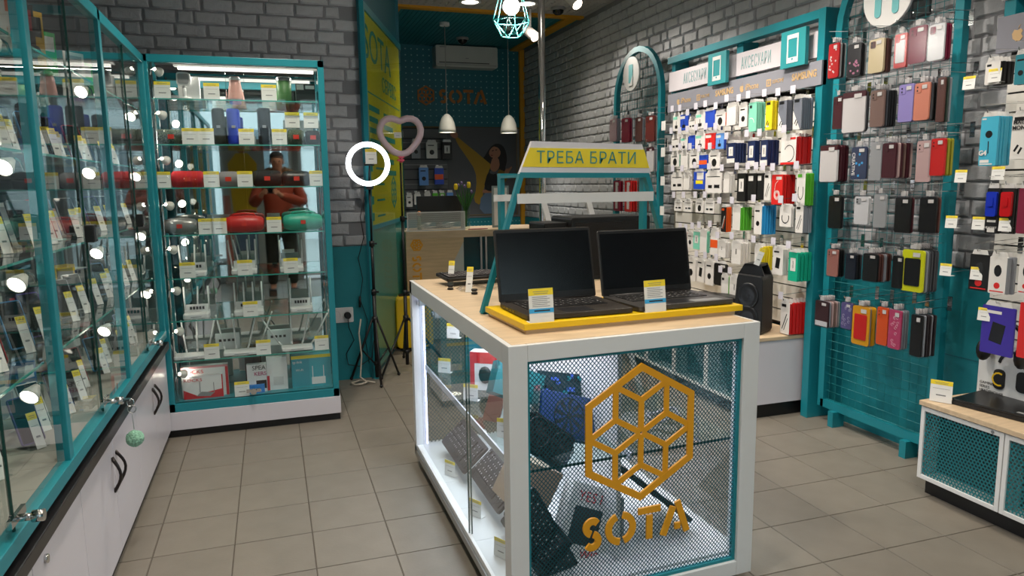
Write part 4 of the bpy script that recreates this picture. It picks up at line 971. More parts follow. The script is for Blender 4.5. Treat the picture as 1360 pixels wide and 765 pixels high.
# ---- computer hardware seen through the mesh
PCB = mat('circuit_board', '#18323a', .5, noise=.3, scale=60)
def gfx(label, loc, rot, L_=.27, H=.13, shroud=None, fans=2):
    t = thing('graphics_card', label, 'graphics card', loc, rot=rot)
    MB().box(0, L_, 0, .004, 0, H).build('circuit_board', PCB, t)
    MB().rbox(.01, L_-.01, -.035, -.001, .008, H-.006, .012).build('shroud', shroud or BLACK, t, bevel=.003)
    for i in range(fans):
        c = (L_*(i+.5)/fans, -.036, H*.5); f = MB(); f.cyl((c[0], -.0385, c[2]), (c[0], -.035, c[2]), .012, 10)
        for k in range(9):
            a = 2*math.pi*k/9; u = Vector((math.cos(a), 0, math.sin(a))); v = Vector((math.cos(a+.5), 0, math.sin(a+.5)))
            f.add([Vector(c)+u*.012, Vector(c)+v*.012+Vector((0, .002, 0)), Vector(c)+v*H*.36+Vector((0, .002, 0)), Vector(c)+u*H*.36], [(0, 1, 2, 3)])
        f.tube([(c[0]+H*.38*math.cos(R(q*24)), -.037, c[2]+H*.38*math.sin(R(q*24))) for q in range(15)], .0025, 5, closed=True)
        f.build('fan', DGREY, t)
    MB().box(-.004, 0, -.036, .006, -.01, H+.006).build('bracket', STEEL, t)
    return t
gfx('blue shrouded graphics card leaning on upper shelf behind the emblem', (.82, 2.28, .545), (R(-20), R(18), R(8)), .26, .17, mat('blue_shroud', '#24407c', .35), 1)
gfx('black graphics card with two fans at the left behind the mesh', (.715, 2.16, .575), (R(-25), R(38), R(4)), .22, .13, None, 2)
t = thing('motherboard', 'dark circuit board with chips standing on the upper shelf', 'circuit board', (.86, 2.36, .53), rot=(R(-15), R(12), R(6)))
MB().box(0, .24, 0, .004, 0, .22).build('circuit_board', PCB, t)
rr = random.Random(5); cms = [BLACK, mat('chip_teal', '#1f7c86', .4), mat('chip_blue', '#3c62c8', .4)]
for k in range(26):
    x = rr.uniform(.01, .2); z = rr.uniform(.01, .2); MB().box(x, x+rr.uniform(.008, .03), -rr.uniform(.004, .018), 0, z, z+rr.uniform(.006, .02)).build('chip', cms[rr.randrange(3)], t)
t = thing('hardware_box', 'teal and pink hardware carton leaning at top left behind the mesh', 'box', (.70, 2.34, .70), rot=(R(-20), R(25), R(6)))
MB().box(0, .2, 0, .05, 0, .12).build('carton', mat('carton_teal_dark', '#1c6f74', .4), t); MB().box(.09, .12, -.001, 0, .05, .08).build('printed_panel', mat('carton_red_dot', '#b0505a', .4), t)
t = thing('brown_carton', 'brown cardboard box under the glass shelf at left', 'box', (.70, 2.22, .34), rot=(0, R(28), R(5)))
MB().box(0, .17, 0, .12, 0, .16).build('carton', mat('cardboard', '#8d7a68', .8, bump=.2), t)
t = thing('hardware_box', 'white and red carton with dark picture leaning under the shelf', 'box', (.85, 2.16, .11), rot=(R(-12), R(24), R(4)))
MB().box(0, .21, 0, .06, 0, .30).build('carton', CWHITE, t); MB().box(.03, .15, -.001, 0, .09, .22).build('printed_panel', INKD, t)
text('YES ME', .05, .0003, Matrix.Translation((.11, -.0015, .255)) @ Matrix.Rotation(R(90), 4, 'X'), 'printed_words', CRED, t)
text('WIDE', .045, .0003, Matrix.Translation((.15, -.0015, .06)) @ Matrix.Rotation(R(90), 4, 'X'), 'printed_words', CRED, t)
keyboard(.36, .14, 'black keyboard tipped on end at the lower left behind the mesh', (.74, 2.12, .20), (Matrix.Rotation(R(6), 4, 'Z') @ Matrix.Rotation(R(62), 4, 'Y') @ Matrix.Rotation(R(80), 4, 'X')).to_euler(), BLACK)
def slab(label, loc, rot, w, h, d, m, name='tablet', cat='tablet'):
    t = thing(name, label, cat, loc, rot=rot)
    MB().rbox(0, w, 0, d, 0, h, .01).build('body', m, t, bevel=.002); MB().box(.008, w-.008, -.0008, 0, .012, h-.012).build('screen', SCR, t)
slab('long flat black device tilted against the partition, right side of counter', (1.115, 2.20, .435), (Matrix.Rotation(R(40), 4, 'Y') @ Matrix.Rotation(R(-90), 4, 'X')).to_euler(), .42, .26, .02, BLACK)
slab('black tablet leaning farther back on the right counter floor', (1.16, 2.95, .16), (R(-40), R(20), R(-4)), .3, .2, .012, DGREY)
t = thing('set_top_box', 'grey upright media box standing on the right counter floor', 'media box', (1.12, 2.25, .106), R(6))
MB().rbox(0, .055, 0, .12, 0, .16, .006).build('body', GREY, t, bevel=.002); MB().box(.012, .04, -.001, 0, .02, .14).build('front_window', DGREY, t)
for q, (x, y, rz) in enumerate(((1.12, 2.45, 12), (1.22, 2.75, -10), (1.16, 3.1, 5))):
    t = thing('blister_pack', '%s glossy clear blister pack on the right glass shelf' % ('near', 'middle', 'far')[q], 'package', (x, y, .527), rot=(R(-35), 0, R(rz)))
    MB().box(0, .16, 0, .003, 0, .2).build('card', mat('card_dark', '#1d2c33', .4), t); MB().rbox(.02, .14, -.03, 0, .03, .16, .02).build('blister', CLEAR, t)
    MB().sph((.08, -.012, .09), .03, 10, sc=(1, .4, 1.4)).build('gadget', BLACK, t)
t = thing('cable_pack', 'bag of grey cable on the right glass shelf near the mesh', 'package', (1.36, 2.3, .53), rot=(0, 0, .3))
MB().tube([(.07*math.cos(a)*(1+.1*math.sin(5*a)), .05*math.sin(a), .02+.008*math.sin(3*a)) for a in [R(12*k) for k in range(30)]], .006, 6, closed=True).build('cable', GREY, t)

# ---- raised yellow board and laptops
BA = R(3.0); BT0 = .950
yb_ = thing('display_board', 'yellow topped low display board on the counter under the laptops', 'board', (.731, 2.088, BT0), BA)
MB().box(.010, .815, .010, .36, 0, .013).build('base_layer', WOOD, yb_)
MB().box(0, .842, 0, .37, .013, .034).build('yellow_top', YEL, yb_, bevel=.002)
TOPZ = BT0+.034
def laptop(loc, rz, w, d, lh, lean, label, body):
    t = thing('laptop', label, 'laptop', loc, rz)
    MB().rbox(0, w, 0, d, .003, .019, .010, axis='z').build('base', body, t, bevel=.0015)
    k = MB(); n = 16; kw = (w*.80)/n; 
    for i in range(n):
        for j in range(6):
            y = d*.40+j*(d*.50)/6
            if j == 0 and 3 < i < 9:
                if i == 4: k.box(w*.1+i*kw+.001, w*.1+9*kw-.001, y+.001, y+d*.50/6-.0015, .019, .021)
                continue
            k.box(w*.1+i*kw+.001, w*.1+(i+1)*kw-.001, y+.001, y+d*.50/6-.0015, .019, .021)
    k.build('keys', mat('laptop_keys', '#141416', .4), t)
    k = MB()
    for i in range(n):
        for j in range(1, 6):
            if (i+j) % 3: k.box(w*.1+i*kw+.005, w*.1+i*kw+.010, d*.40+j*(d*.50)/6+.008, d*.40+j*(d*.50)/6+.013, .021, .0212)
    k.build('key_legends', mat('legend_grey', '#b8b4b4', .5), t)
    MB().rbox(w*.36, w*.64, d*.06, d*.35, .019, .0194, .004, axis='z').build('touchpad', mat('touchpad', '#242427', .3), t)
    k = MB()
    for i in range(4): k.box(-.0006, .0005, d*(.45+.11*i), d*(.52+.11*i), .008, .014)
    k.build('side_ports', BLACKG, t)
    MB().cyl((w*.06, d-.004, .018), (w*.94, d-.004, .018), .007, 10).build('hinge', BLACK, t)
    T = Matrix.Translation((0, d-.002, .018)) @ Matrix.Rotation(-lean, 4, 'X')
    l = MB().rbox(0, w, 0, .007, 0, lh, .008, T=T).build('lid', body, t, bevel=.001)
    MB().box(.004, w-.004, -.0012, 0, lh*.0+.004, lh-.004, T=T).build('bezel', BLACK, l)
    MB().box(.009, w-.009, -.0018, -.0012, lh*.11, lh-.013, T=T).build('screen', mat('laptop_screen', '#050608', .22), l)
    MB().cyl(T @ Vector((w/2, -.0014, lh-.008)), T @ Vector((w/2, -.0022, lh-.008)), .0025, 8).build('webcam', DGREY, l)
    return t
LB = mat('laptop_graphite', '#38332f', .42, .3); LB2 = mat('laptop_steel', '#4c4a49', .38, .4)
laptop((.757, 2.120, TOPZ), R(1.5), .380, .285, .262, R(13), 'open graphite laptop with black screen, left of the two on yellow board', LB)
lr = laptop((1.158, 2.132, TOPZ), R(3.5), .394, .255, .245, R(10.5), 'open steel grey laptop with black screen, right of the two on yellow board', LB2)
MB().box(.235, .355, .012, .055, .019, .0195).build('palm_sticker', GREY, lr)
for x, y, a, lab in ((.762, 2.10, 4, 'blue banded price card standing before the left laptop'), (1.192, 2.13, 6, 'blue banded price card standing before the right laptop')):
    pass
ptag((.795, 2.098, TOPZ), R(2), 'blue banded price card standing before the left laptop', TAGL)
ptag((1.218, 2.125, TOPZ), R(4), 'blue banded price card standing before the right laptop', TAGL)
# ---- A-frame sign stand
ss = thing('sign_stand', 'teal bar frame on the counter carrying a white and yellow lettered sign', 'sign', (0, 0, 0))
yA = 2.495; yR = 2.74; bw = .016; bd = .028
b = MB(); 
def bar(b, pts, y0, y1, wdt=.017): b.ribbon(pts, wdt, y0, y1)
bar(b, [(.712, .951), (.866, 1.452), (1.376, 1.446), (1.532, .951)], yA-.014, yA+.014)
b.box(.712, .83, yA-.014, yA+.014, .950, .958).box(1.42, 1.532, yA-.014, yA+.014, .950, .958)
b.build('front_bar', TEAL, ss)
b = MB(); bar(b, [(.868, .951), (.868, 1.452), (1.50, 1.446), (1.50, .951)], yR-.02, yR+.02); b.build('rear_bar', TEAL, ss)
b = MB().box(.859, .875, yA, yR, 1.442, 1.452); b.build('top_bar', TEAL, ss)
MB().box(.846, 1.402, yA-.017, yA-.0145, 1.348, 1.384).build('front_rail', WHITE, ss)
MB().box(.83, 1.50, yR-.026, yR-.021, 1.352, 1.378).build('rear_rail', WHITE, ss)
sb = MB().prism([(.858, 1.456), (1.392, 1.449), (1.352, 1.562), (.907, 1.572)], yA-.012, yA+.010).build('sign_board', mat('sign_white', '#dedbe2', .35), ss)
zt = lambda x, f: (1.456+(1.572-1.456)*f)-(x-.86)*.013
b = MB(); y_ = yA-.0135
def band(f0, f1):
    xl0 = .858+.049*f0; xl1 = .858+.049*f1; xr0 = 1.392-.040*f0; xr1 = 1.392-.040*f1
    return [(xl0, zt(xl0, f0)), (xr0, zt(xr0, f0)), (xr1, zt(xr1, f1)), (xl1, zt(xl1, f1))]
b.prism(band(.21, .80), y_, yA-.0118).build('yellow_band', PYEL, sb)
text('ТРЕБА БРАТИ', .062, .0006, Matrix.Translation((1.125, yA-.0145, 1.5095)) @ Matrix.Rotation(R(.7), 4, 'Y') @ Matrix.Rotation(R(90), 4, 'X'), 'lettering', mat('sign_teal_print', '#3f9089', .4), sb, sx=.93, spacing=1.05, bold=-.0003)
# ---- far end of the counter top
kb = keyboard(.36, .16, 'black keyboard in its plastic tray at the far end of counter top', (.93, 3.24, .975), (R(4), 0, R(8)), BLACK)
t = thing('clear_bag', 'crumpled clear plastic bag on the counter before the keyboard', 'bag', (.90, 3.08, .951))
b = MB(); rr = random.Random(2); gx, gy = 12, 7; vs = []
for j in range(gy):
    for i in range(gx): vs.append((-.13+.26*i/(gx-1), -.05+.12*j/(gy-1), .004+rr.uniform(0, .022)*(0 if i in (0, gx-1) or j in (0, gy-1) else 1)))
b.add(vs, [(j*gx+i, j*gx+i+1, (j+1)*gx+i+1, (j+1)*gx+i) for j in range(gy-1) for i in range(gx-1)], 0); b.build('film', glassmat('bag_film', (.8, .8, .8), .9, 1.9, .08), t)
ptag((.785, 3.30, .951), R(-30), 'slim price tag left at the far end of the counter top', TAGN, rot=(0, 0, R(-30)))
ptag((.80, 3.02, .951), R(-30), 'slim price tag before the clear plastic bag', TAGN, rot=(0, 0, R(-30)))
for x, y, lab in ((.745, 3.13, 'small black and silver roll stub, farther one beside slim tags'), (.81, 2.96, 'small black and silver roll stub, nearer one')):
    t = thing('tag_clip', lab, 'clip', (x, y, .952))
    MB().cyl((0, 0, 0), (0, 0, .007), .014, 12).cyl((0, 0, .014), (0, 0, .021), .014, 12).build('disc', BLACK, t); MB().cyl((0, 0, .007), (0, 0, .014), .011, 12).build('core', CHROME, t)
t = thing('speaker_box', 'large black box on the counter behind the right laptop', 'box', (1.36, 3.18, .951), R(2))
MB().rbox(0, .43, 0, .25, 0, .305, .012).build('body', BLACK, t, bevel=.004); MB().box(.02, .41, -.002, 0, .02, .28).build('front_grille', mat('dark_grille', '#0a0a0b', .8, bump=.3, bscale=300), t)
t = thing('low_black_box', 'lower black box left of the large black box', 'box', (1.235, 3.22, .951), R(2))
MB().rbox(0, .12, 0, .2, 0, .28, .008).build('body', BLACK, t, bevel=.003); MB().box(.01, .11, -.001, 0, .03, .25).build('front_panel', DGREY, t)
# floor easel seen beyond the counter
t = thing('folding_easel', 'white slanting legs of an easel beyond the black box', 'easel', (0, 0, 0))
for (xa, za, xb, zb, n) in ((1.435, 1.345, 1.86, 0, 0), (1.72, 1.34, 2.2, 0, 1)):
    MB().ribbon([(xa+.07, za-.0), (xb, zb)], .032, 3.95, 3.97).build('leg', WHITE, t)
MB().box(1.44, 1.86, 3.955, 3.965, 1.325, 1.345).build('cross_bar', WHITE, t)
# ============================================================ right wall display
C_ = {'white': '#dcd9d6', 'blue': '#2148b8', 'lightblue': '#5f93d8', 'orange': '#e2561e', 'mint': '#7fcdb4', 'yellow': '#ead51e', 'steel': '#6f7480', 'red': '#d0201e', 'navy': '#1c2c58', 'black': '#121214', 'green': '#5cb832', 'sky': '#2da0e2', 'grey': '#8f949c', 'teal': '#12a584', 'diag': '#d8d5d2', 'dark': '#26272b',
      'cream': '#d9c9a0', 'brown': '#5d3a34', 'maroon': '#7a1c3a', 'clear': '#9da0a2', 'clearwhite': '#cfd0d2', 'darkmaroon': '#4a1c26', 'taupe': '#836a62', 'lavender': '#9c8fd0', 'peach': '#d98a72', 'darkgreen': '#2e4038', 'navyprint': '#1d2c50', 'pinkclear': '#c9aaa8', 'olive': '#a09a28', 'rose': '#a06b62', 'navyblack': '#171d2c', 'yellowframe': '#dbe012', 'steelblack': '#4c4f55', 'maroonwhite': '#3c2026', 'purplefloral': '#5b5488', 'orangeframe': '#e0a012', 'orangey': '#e2a81c', 'roses': '#c0446c', 'greentop': '#2a2226',
      'palepink': '#c0a4a8', 'crimson': '#941e3a', 'brownred': '#6e2b24', 'tealblue': '#2a8090', 'lightcyan': '#3fa8c6', 'bluebottle': '#141416', 'redbottle': '#141416', 'purple': '#3a2a98', 'whitecard': '#d8d5d4', 'floral': '#1c1a20', 'redprint': '#b81c22', 'redframe': '#c41f22', 'mix': '#5c4a48'}
def cm(n): return mat('pack_'+n, C_[n], .48, noise=.05)
PW = cm('white'); PK = mat('pack_print_black', '#141417', .4)
TAB = mat('hang_tab', '#d6d4d2', .4); BAG = glassmat('cellophane', (.93, .93, .94), .8, 1.5, .2)
def packmesh(w, h, d, col, edge, art):
    b = MB(); y = -.0006
    b.rbox(-w/2, w/2, 0, d, -h, 0, min(.004, w*.08), 0, n=1)      # front colour
    b.box(-w/2-.0003, -w/2+.001, .001, d, -h+.003, -.003, 1).box(w/2-.001, w/2+.0003, .001, d, -h+.003, -.003, 1)
    m = [cm(col), cm(edge), PK, PW]
    def P(x0, x1, z0, z1, k): b.box(x0*w, x1*w, y, .0005, -h+z0*h, -h+z1*h, k)
    if col.endswith('bottle'): b.rbox(-w*.42, w*.42, -.012, d, -h*.62, -h*.08, w*.15, 4); b.rbox(-w*.2, w*.2, -.016, 0, -h*.4, -h*.2, w*.1, 4); P(-.3, .3, .03, .12, 3); P(-.35, .35, .25, .3, 3); m.append(mat('clear_'+col, '#1f35b0' if col[0] == 'b' else '#b81c22', .15))
    if art == 'plug': P(-.2, .15, .15, .35, 2); P(-.05, .0, .35, .6, 2); P(-.45, .1, .72, .9, 4); m.append(cm('mint') if col == 'white' else PW)
    elif art == 'earbuds': P(-.32, -.08, .25, .4, 2); P(.05, .38, .25, .42, 2); P(-.4, .4, .8, .84, 2)
    elif art == 'puck': b.prism(arc(0, -h*.62, w*.22, 0, 330, 11), y, .0005, 2); P(-.35, .2, .78, .84, 2)
    elif art == 'swirl': b.ribbon(arc(-w*.2, -h*.7, w*.4, 0, 120, 8), w*.07, y, .0005, 3); P(-.4, -.1, .8, .9, 2)
    elif art == 'buds2':
        b.prism([(-w/2, -h), (w*.35, -h), (-w/2, -h*.42)] if col == 'diag' else [(-w*.4, -h*.9), (w*.1, -h*.9), (-w*.1, -h*.8)], y, .0005, 3)
        if col == 'diag': b.prism([(w/2, -h), (w/2, -.004), (-w/2, -.004), (-w/2, -h*.40), (w*.37, -h)], y*.8, .0005, 4); m.append(cm('steel'))
        b.ribbon([(-w*.3, -h*.82), (-w*.12, -h*.68)], w*.1, y*1.6, .0005, 2); b.ribbon([(-w*.1, -h*.88), (w*.06, -h*.74)], w*.1, y*1.6, .0005, 2)
        P(-.4, .2, .86, .95, 2)
    elif art == 'label': P(-.28, .28, .35, .8, 3); P(-.05, .06, .45, .7, 2); P(-.5, .5, .0, .22, 3 if col == 'navy' else 1)
    elif art == 'cable': b.ribbon(arc(w*.05, -h*.6, w*.33, 150, -100, 12, h*.3), w*.035, y, .0005, 2); P(-.5, .5, .0, .08, 1); P(.1, .45, .9, .98, 1)
    elif art == 'coil':
        for q in (.26, .2, .14): b.ribbon(arc(0, -h*.68, w*q, 0, 360, 14), w*.03, y, .0005, 3)
        b.ribbon([(-w*.26, -h*.66), (-w*.15, -h*.3), (w*.1, -h*.2)], w*.03, y, .0005, 3); P(-.1, .4, .83, .93, 3)
    elif art == 'loop': b.ribbon(arc(0, -h*.55, w*.3, -210, 30, 14, h*.26), w*.06, y, .0005, 2); P(-.4, .1, .87, .97, 1)
    elif art == 'diagline': b.ribbon([(-w*.3, -h*.85), (w*.2, -h*.35)], w*.07, y, .0005, 2 if col != 'black' else 3); b.ribbon([(-w*.1, -h*.88), (w*.3, -h*.48)], w*.05, y, .0005, 2 if col != 'black' else 4); P(-.4, .1, .86, .95, 2 if col != 'black' else 4); m.append(cm('orange'))
    elif art == 'orange': P(-.5, .45, .3, .62, 4); m.append(cm('orange'))
    elif art == 'yellow': P(-.3, .35, .3, .5, 4); P(-.2, .4, .55, .95, 3); m.append(cm('yellow'))
    elif art == 'bank': b.ribbon([(-w*.05, -h*.75), (w*.05, -h*.35)], w*.4, y, .0005, 2); P(-.4, .1, .84, .9, 2 if col == 'white' else 3)
    elif art == 'headph': b.prism(arc(0, -h*.36, w*.2, 0, 345, 14), y*2, .0005, 2); b.ribbon([(0, -h*.5), (w*.02, -h*.75)], w*.06, y, .0005, 2); P(-.42, .1, .06, .12, 3); P(-.42, .3, .02, .045, 3); P(-.45, -.2, .94, .97, 3)
    elif art == 'redlogo': b.prism(arc(0, -h*.78, w*.18, 0, 345, 12), y, .0005, 4); b.prism(arc(0, -h*.38, w*.22, 0, 345, 12, h*.16), y, .0005, 2 if col != 'black' else 5); P(-.4, .4, .05, .08, 4); m += [cm('red'), cm('dark')]
    elif art == 'case':
        pass
    return b.mesh('front', m)
def casemesh(w, h, d, col, edge):
    b = MB(); m = [cm(col), cm(edge), PK, PW, mat('case_camera', '#1a1a1c', .3)]
    if col in ('yellowframe', 'orangeframe', 'redframe'):
        b.rbox(-w/2, w/2, .001, d, -h, 0, w*.1, 0); b.rbox(-w*.36, w*.36, -.002, .001, -h*.86, -h*.2, w*.07, 5)
        m.append({'yellowframe': PK, 'orangeframe': cm('red'), 'redframe': cm('clearwhite')}[col])
    elif col == 'whitecard':
        b.rbox(-w/2, w/2, 0, d, -h, -h*.1, w*.08, 0); b.box(-w/2, w/2, -.001, d, -h*.14, 0, 5); m.append(cm('darkmaroon'))
    elif col == 'maroonwhite':
        b.rbox(-w/2, w/2, 0, d, -h, 0, w*.08, 0); b.box(-w*.46, w*.46, -.001, 0, -h*.97, -h*.78, 5); m.append(cm('clearwhite'))
    else:
        b.rbox(-w/2, w/2, 0, d, -h, 0, w*.12, 0)
        m.append(cm('white'))
    if col in ('floral', 'redprint', 'purplefloral', 'roses', 'navyprint'):
        rr = random.Random(len(col)+int(w*1000))
        m.append({'floral': mat('flower_pink', '#c07a98', .4), 'redprint': PW, 'purplefloral': mat('petal_grey', '#a09cb8', .4), 'roses': mat('rose_pale', '#e8a8ba', .4), 'navyprint': cm('sky')}[col])
        for k in range(12 if col != 'navyprint' else 5):
            x = rr.uniform(-.36, .36)*w; z = -rr.uniform(.15 if col != 'floral' else .5, .92)*h
            b.ribbon(arc(x, z, w*.09, 0, 300, 6), w*.035, -.0008-.0001*k, .0005, 6) if col in ('roses', 'purplefloral') else b.prism(arc(x, z, w*.07, 0, 300, 5), -.0008-.0001*k, .0005, 6)
        if col == 'navyprint': text_later.append(1)
    elif col not in ('yellowframe', 'orangeframe', 'whitecard', 'clear'):
        b.rbox(-w*.38, -w*.05, -.0022, .0005, -h*.26, -h*.06, w*.06, 1 if col in ('clearwhite', 'clear', 'cream') else 0); b.cyl((-w*.28, -.0023, -h*.11), (-w*.28, -.003, -h*.11), w*.05, 8, 4); b.cyl((-w*.28, -.0023, -h*.2), (-w*.28, -.003, -h*.2), w*.05, 8, 4)
    if col in ('crimson', 'red', 'brown', 'brownred', 'palepink') and h > .2: b.box(-w*.12, w*.2, -.003, .0005, -h*.92, -h*.05, 3)
    b.box(w*.02, w*.34, -.0035, -.002, -h*.16, -h*.06, 3)       # little price sticker
    return b.mesh('front', m)
text_later = []
MC = {}
def hangmesh(w, h, d, tabh, case):
    b = MB()
    if case: b.prism([(-w*.55, -h*1.04), (w*.55, -h*1.04), (w*.55, .0), (w*.25, tabh), (-w*.25, tabh), (-w*.55, 0)], -.0042, -.0040, 1); b.box(-w*.14, w*.14, -.001, 0, .006, tabh, 0)
    else: b.prism([(-w*.42, 0), (w*.42, 0), (w*.34, tabh), (-w*.34, tabh)], 0, .001, 0)
    return b.mesh('hang_tab', [TAB, BAG])
def hook_mesh(L_, lab):
    b = MB().cyl((0, 0, 0), (0, -L_, 0), .0022, 5).cyl((0, -L_, 0), (0, -L_-.004, .012), .0022, 5).cyl((0, 0, .045), (0, -L_-.02, .032), .0018, 5).box(-.012, .012, -.002, .002, -.02, .05)
    l = MB().box(-.021, .021, -L_-.023, -L_-.021, .008, .052)
    return b.mesh('prong', [CHROME]), l.mesh('price_label', [mat('label_lilac_white', '#cfccd8', .5)])
HK = {}
PROW = {}
def place_row(data, XF, XB, wallname, cat, nouns, rowword='row', rz=R(-90), case=False, labels=True):
    counts = {}
    for (row, yc, zt, w, h, n, dt, col, edge, art, desc) in data:
        counts[row] = counts.get(row, 0)+1; q = counts[row]
        if not case: w *= 1.07; h *= 1.1
        else: w *= 1.06; h *= 1.03
        tabh = .02 if not case else .030
        pos = '%s of %s row, %s' % (ORD[q-1], row, wallname)
        d = min(dt*.6, .012) if case else min(dt*.68, .032)
        d = max(d, .004)
        key = (w, h, round(d, 3), col, edge, art)
        fm = casemesh(w, h, d, col, edge) if art == 'case' else packmesh(w, h, d, col, edge, art)
        hm = hangmesh(w, h, d, tabh, case)
        bm_ = None
        L_ = XB-XF+.01
        hkk = round(L_, 3)
        if hkk not in HK: HK[hkk] = hook_mesh(L_, 1)
        hz = zt+tabh-.004
        hk = thing('display_hook', 'chrome hook, %s' % pos, 'hook', (XB, yc, hz), rz, 'hooks of the '+wallname)
        inst(HK[hkk][0], 'prong', hk)
        if labels: inst(HK[hkk][1], 'price_label', hk)
        for k in range(n):
            x = XF+.006+k*dt
            if x+d > XB-.002: break
            jig = random.uniform(-.004, .004) if k else 0
            lab = ('%s, %s' % (desc, pos)) if k == 0 else ('%s %s behind the %s, %s row' % (ORD[k-1], nouns[1], desc, row))
            t = thing(nouns[0], lab, cat, (x, yc+jig, zt-abs(jig)*.5), rz+random.uniform(-.04, .04), group=('%ss behind the %s' % (nouns[1], desc)) if k else wallname+' front packs')
            if k == 0: inst(fm, 'front', t)
            else:
                if bm_ is None:
                    bm_ = None if art == 'case' else packmesh(w, h, d, edge if edge in ('steel', 'navy') else edge, edge, 'plain')
                if art == 'case':
                    ec = random.choice({'mix': ['taupe', 'grey', 'darkmaroon', 'clear', 'greentop', 'pinkclear'], 'black': ['black', 'black', 'dark', 'steelblack'], 'clear': ['clear', 'clearwhite'], 'maroon': ['maroon', 'darkmaroon', 'clear'], 'dark': ['dark', 'clear', 'black', 'steelblack']}.get(edge, [edge, edge, 'grey', edge]))
                    kk = (w, h, round(d, 3), ec)
                    if kk not in MC: MC[kk] = casemesh(w, h, d, ec, ec)
                    inst(MC[kk], 'front', t)
                else: inst(bm_, 'front', t)
            inst(hm, 'hang_tab', t)
place_row(SLAT, 2.88, 3.062, 'slatwall', 'package', ('accessory_pack', 'pack'))
# price labels on the left margin of the slatwall rows
for i, z in enumerate((1.86, 1.66, 1.44, 1.21)):
    t = thing('shelf_label', 'white price label sticking out at left edge of slatwall, %s from top' % ORD[i], 'price label', (2.90, 4.99, z), R(-90))
    MB().box(-.03, .03, -.001, .001, -.05, .02).build('card', PAPER, t); MB().cyl((0, .001, 0), (0, .16, 0), .002, 5).build('wire', CHROME, t)
# slatwall board
sw = thing('slatwall', 'white grooved slatwall with teal frame and lettered header on the right wall', 'display wall', (0, 0, 0))
SX = 3.07; SY0, SY1 = 3.485, 5.07
MB().box(SX+.012, SX+.03, SY0, SY1, .50, 1.98).build('backing', DSTEEL, sw)
SLATW = mat('slat_cream', '#e0ddd6', .45, noise=.02)
zz = .52
while zz < 1.93:
    MB().box(SX, SX+.014, SY0+.012, SY1, zz, zz+.0745).build('slat', SLATW, sw); zz += .083
MB().box(SX-.004, SX+.03, SY0, SY0+.012, .50, 1.99).box(SX-.004, SX+.03, SY1, SY1+.012, .50, 1.99).build('edge_strip', mat('brass_grey', '#8c8678', .4, .4), sw)
MB().box(2.985, 3.15, SY0-.085, SY0-.03, 0, 2.37).build('frame_post', TEAL, sw, bevel=.002)
MB().box(3.03, 3.15, SY1-.02, SY1+.03, 1.98, 2.37).build('frame_post', TEAL, sw)
MB().box(2.99, 3.06, SY0-.03, SY1+.03, 2.32, 2.37).build('frame_rail', TEAL, sw, bevel=.002)
MB().box(3.03, 3.15, 4.20, 4.27, 1.98, 2.33).build('frame_post', TEAL, sw)
MB().box(3.0, 3.03, SY0-.03, SY1+.02, 2.11, 2.255).build('fascia', mat('fascia_white', '#cbc6cc', .45), sw)
HG = mat('header_grey', '#84858f', .5); GL = mat('header_gold', '#c9a87c', .5, .2)
MB().box(2.975, 3.01, 3.40, 4.268, 1.95, 2.085).build('header_panel', HG, sw); MB().box(2.975, 3.01, 4.274, 5.06, 1.95, 2.085).build('header_panel', HG, sw)
def wtext(s, size, y, z, x, m, par, sx=1, bold=0, **k):
    text(s, size, .0008, Matrix.Translation((x, y, z)) @ Matrix.Rotation(R(-90), 4, 'Z') @ Matrix.Rotation(R(90), 4, 'X'), 'lettering', m, par, sx=sx, bold=bold, **k)
FT = mat('fascia_print', '#84a9ac', .5)
wtext('АКСЕСУАРИ', .105, 4.025, 2.178, 2.999, FT, sw, .43, spacing=1.15); wtext('АКСЕСУАРИ', .105, 4.73, 2.178, 2.999, FT, sw, .43, spacing=1.15)
for y0_ in (3.52, 4.30):
    wtext('iPhone', .055, y0_+.50, 2.018, 2.974, GL, sw, .9, bold=.0006); wtext('SAMSUNG', .055, y0_+.02, 2.018, 2.974, GL, sw, .82, bold=.002); wtext('XIAOMI', .034, y0_+.25, 2.018, 2.974, GL, sw, .9)
    W = Matrix.Translation((2.9755, y0_+.605, 2.018)) @ Matrix.Rotation(R(-90), 4, 'Z')
    b = MB(); b.prism([(-.004, -.024), (-.018, -.014), (-.022, .004), (-.014, .018), (-.002, .014), (.010, .018), (.018, .010), (.012, 0), (.020, -.012), (.010, -.024)], -.0016, 0, T=W).prism([(0, .018), (.008, .034), (.002, .028)], -.0016, 0, T=W)
    W2 = Matrix.Translation((2.9755, y0_+.335, 2.018)) @ Matrix.Rotation(R(-90), 4, 'Z')
    b.ribbon([(-.018, -.018), (.018, -.018), (.018, .018), (-.018, .018)], .008, -.0016, 0, closed=True, T=W2).box(-.007, .003, -.0016, 0, -.01, .01, T=W2).box(.007, .010, -.0016, 0, -.01, .01, T=W2)
    b.build('emblem', GL, sw)
for (yc, nm) in ((3.605, 'near'), (4.365, 'far')):
    ic = MB().box(2.94, 2.965, yc-.105, yc+.105, 2.075, 2.285).build('icon_plate', mat('icon_teal', '#2c8f96', .4), sw, bevel=.001)
    W = Matrix.Translation((2.94, yc, 2.18)) @ Matrix.Rotation(R(-90), 4, 'Z'); b = MB()
    b.ribbon([(-.043, -.075), (.043, -.075), (.043, .075), (-.043, .075)], .010, -.002, 0, closed=True, T=W).box(-.04, .04, -.002, 0, -.07, -.05, T=W).box(-.04, .04, -.002, 0, .056, .07, T=W).build('phone_symbol', WHITE, ic)
    MB().cyl(W @ Vector((0, -.003, -.060)), W @ Vector((0, 0, -.060)), .007, 10).build('home_button', mat('icon_teal', '#2c8f96', .4), ic)
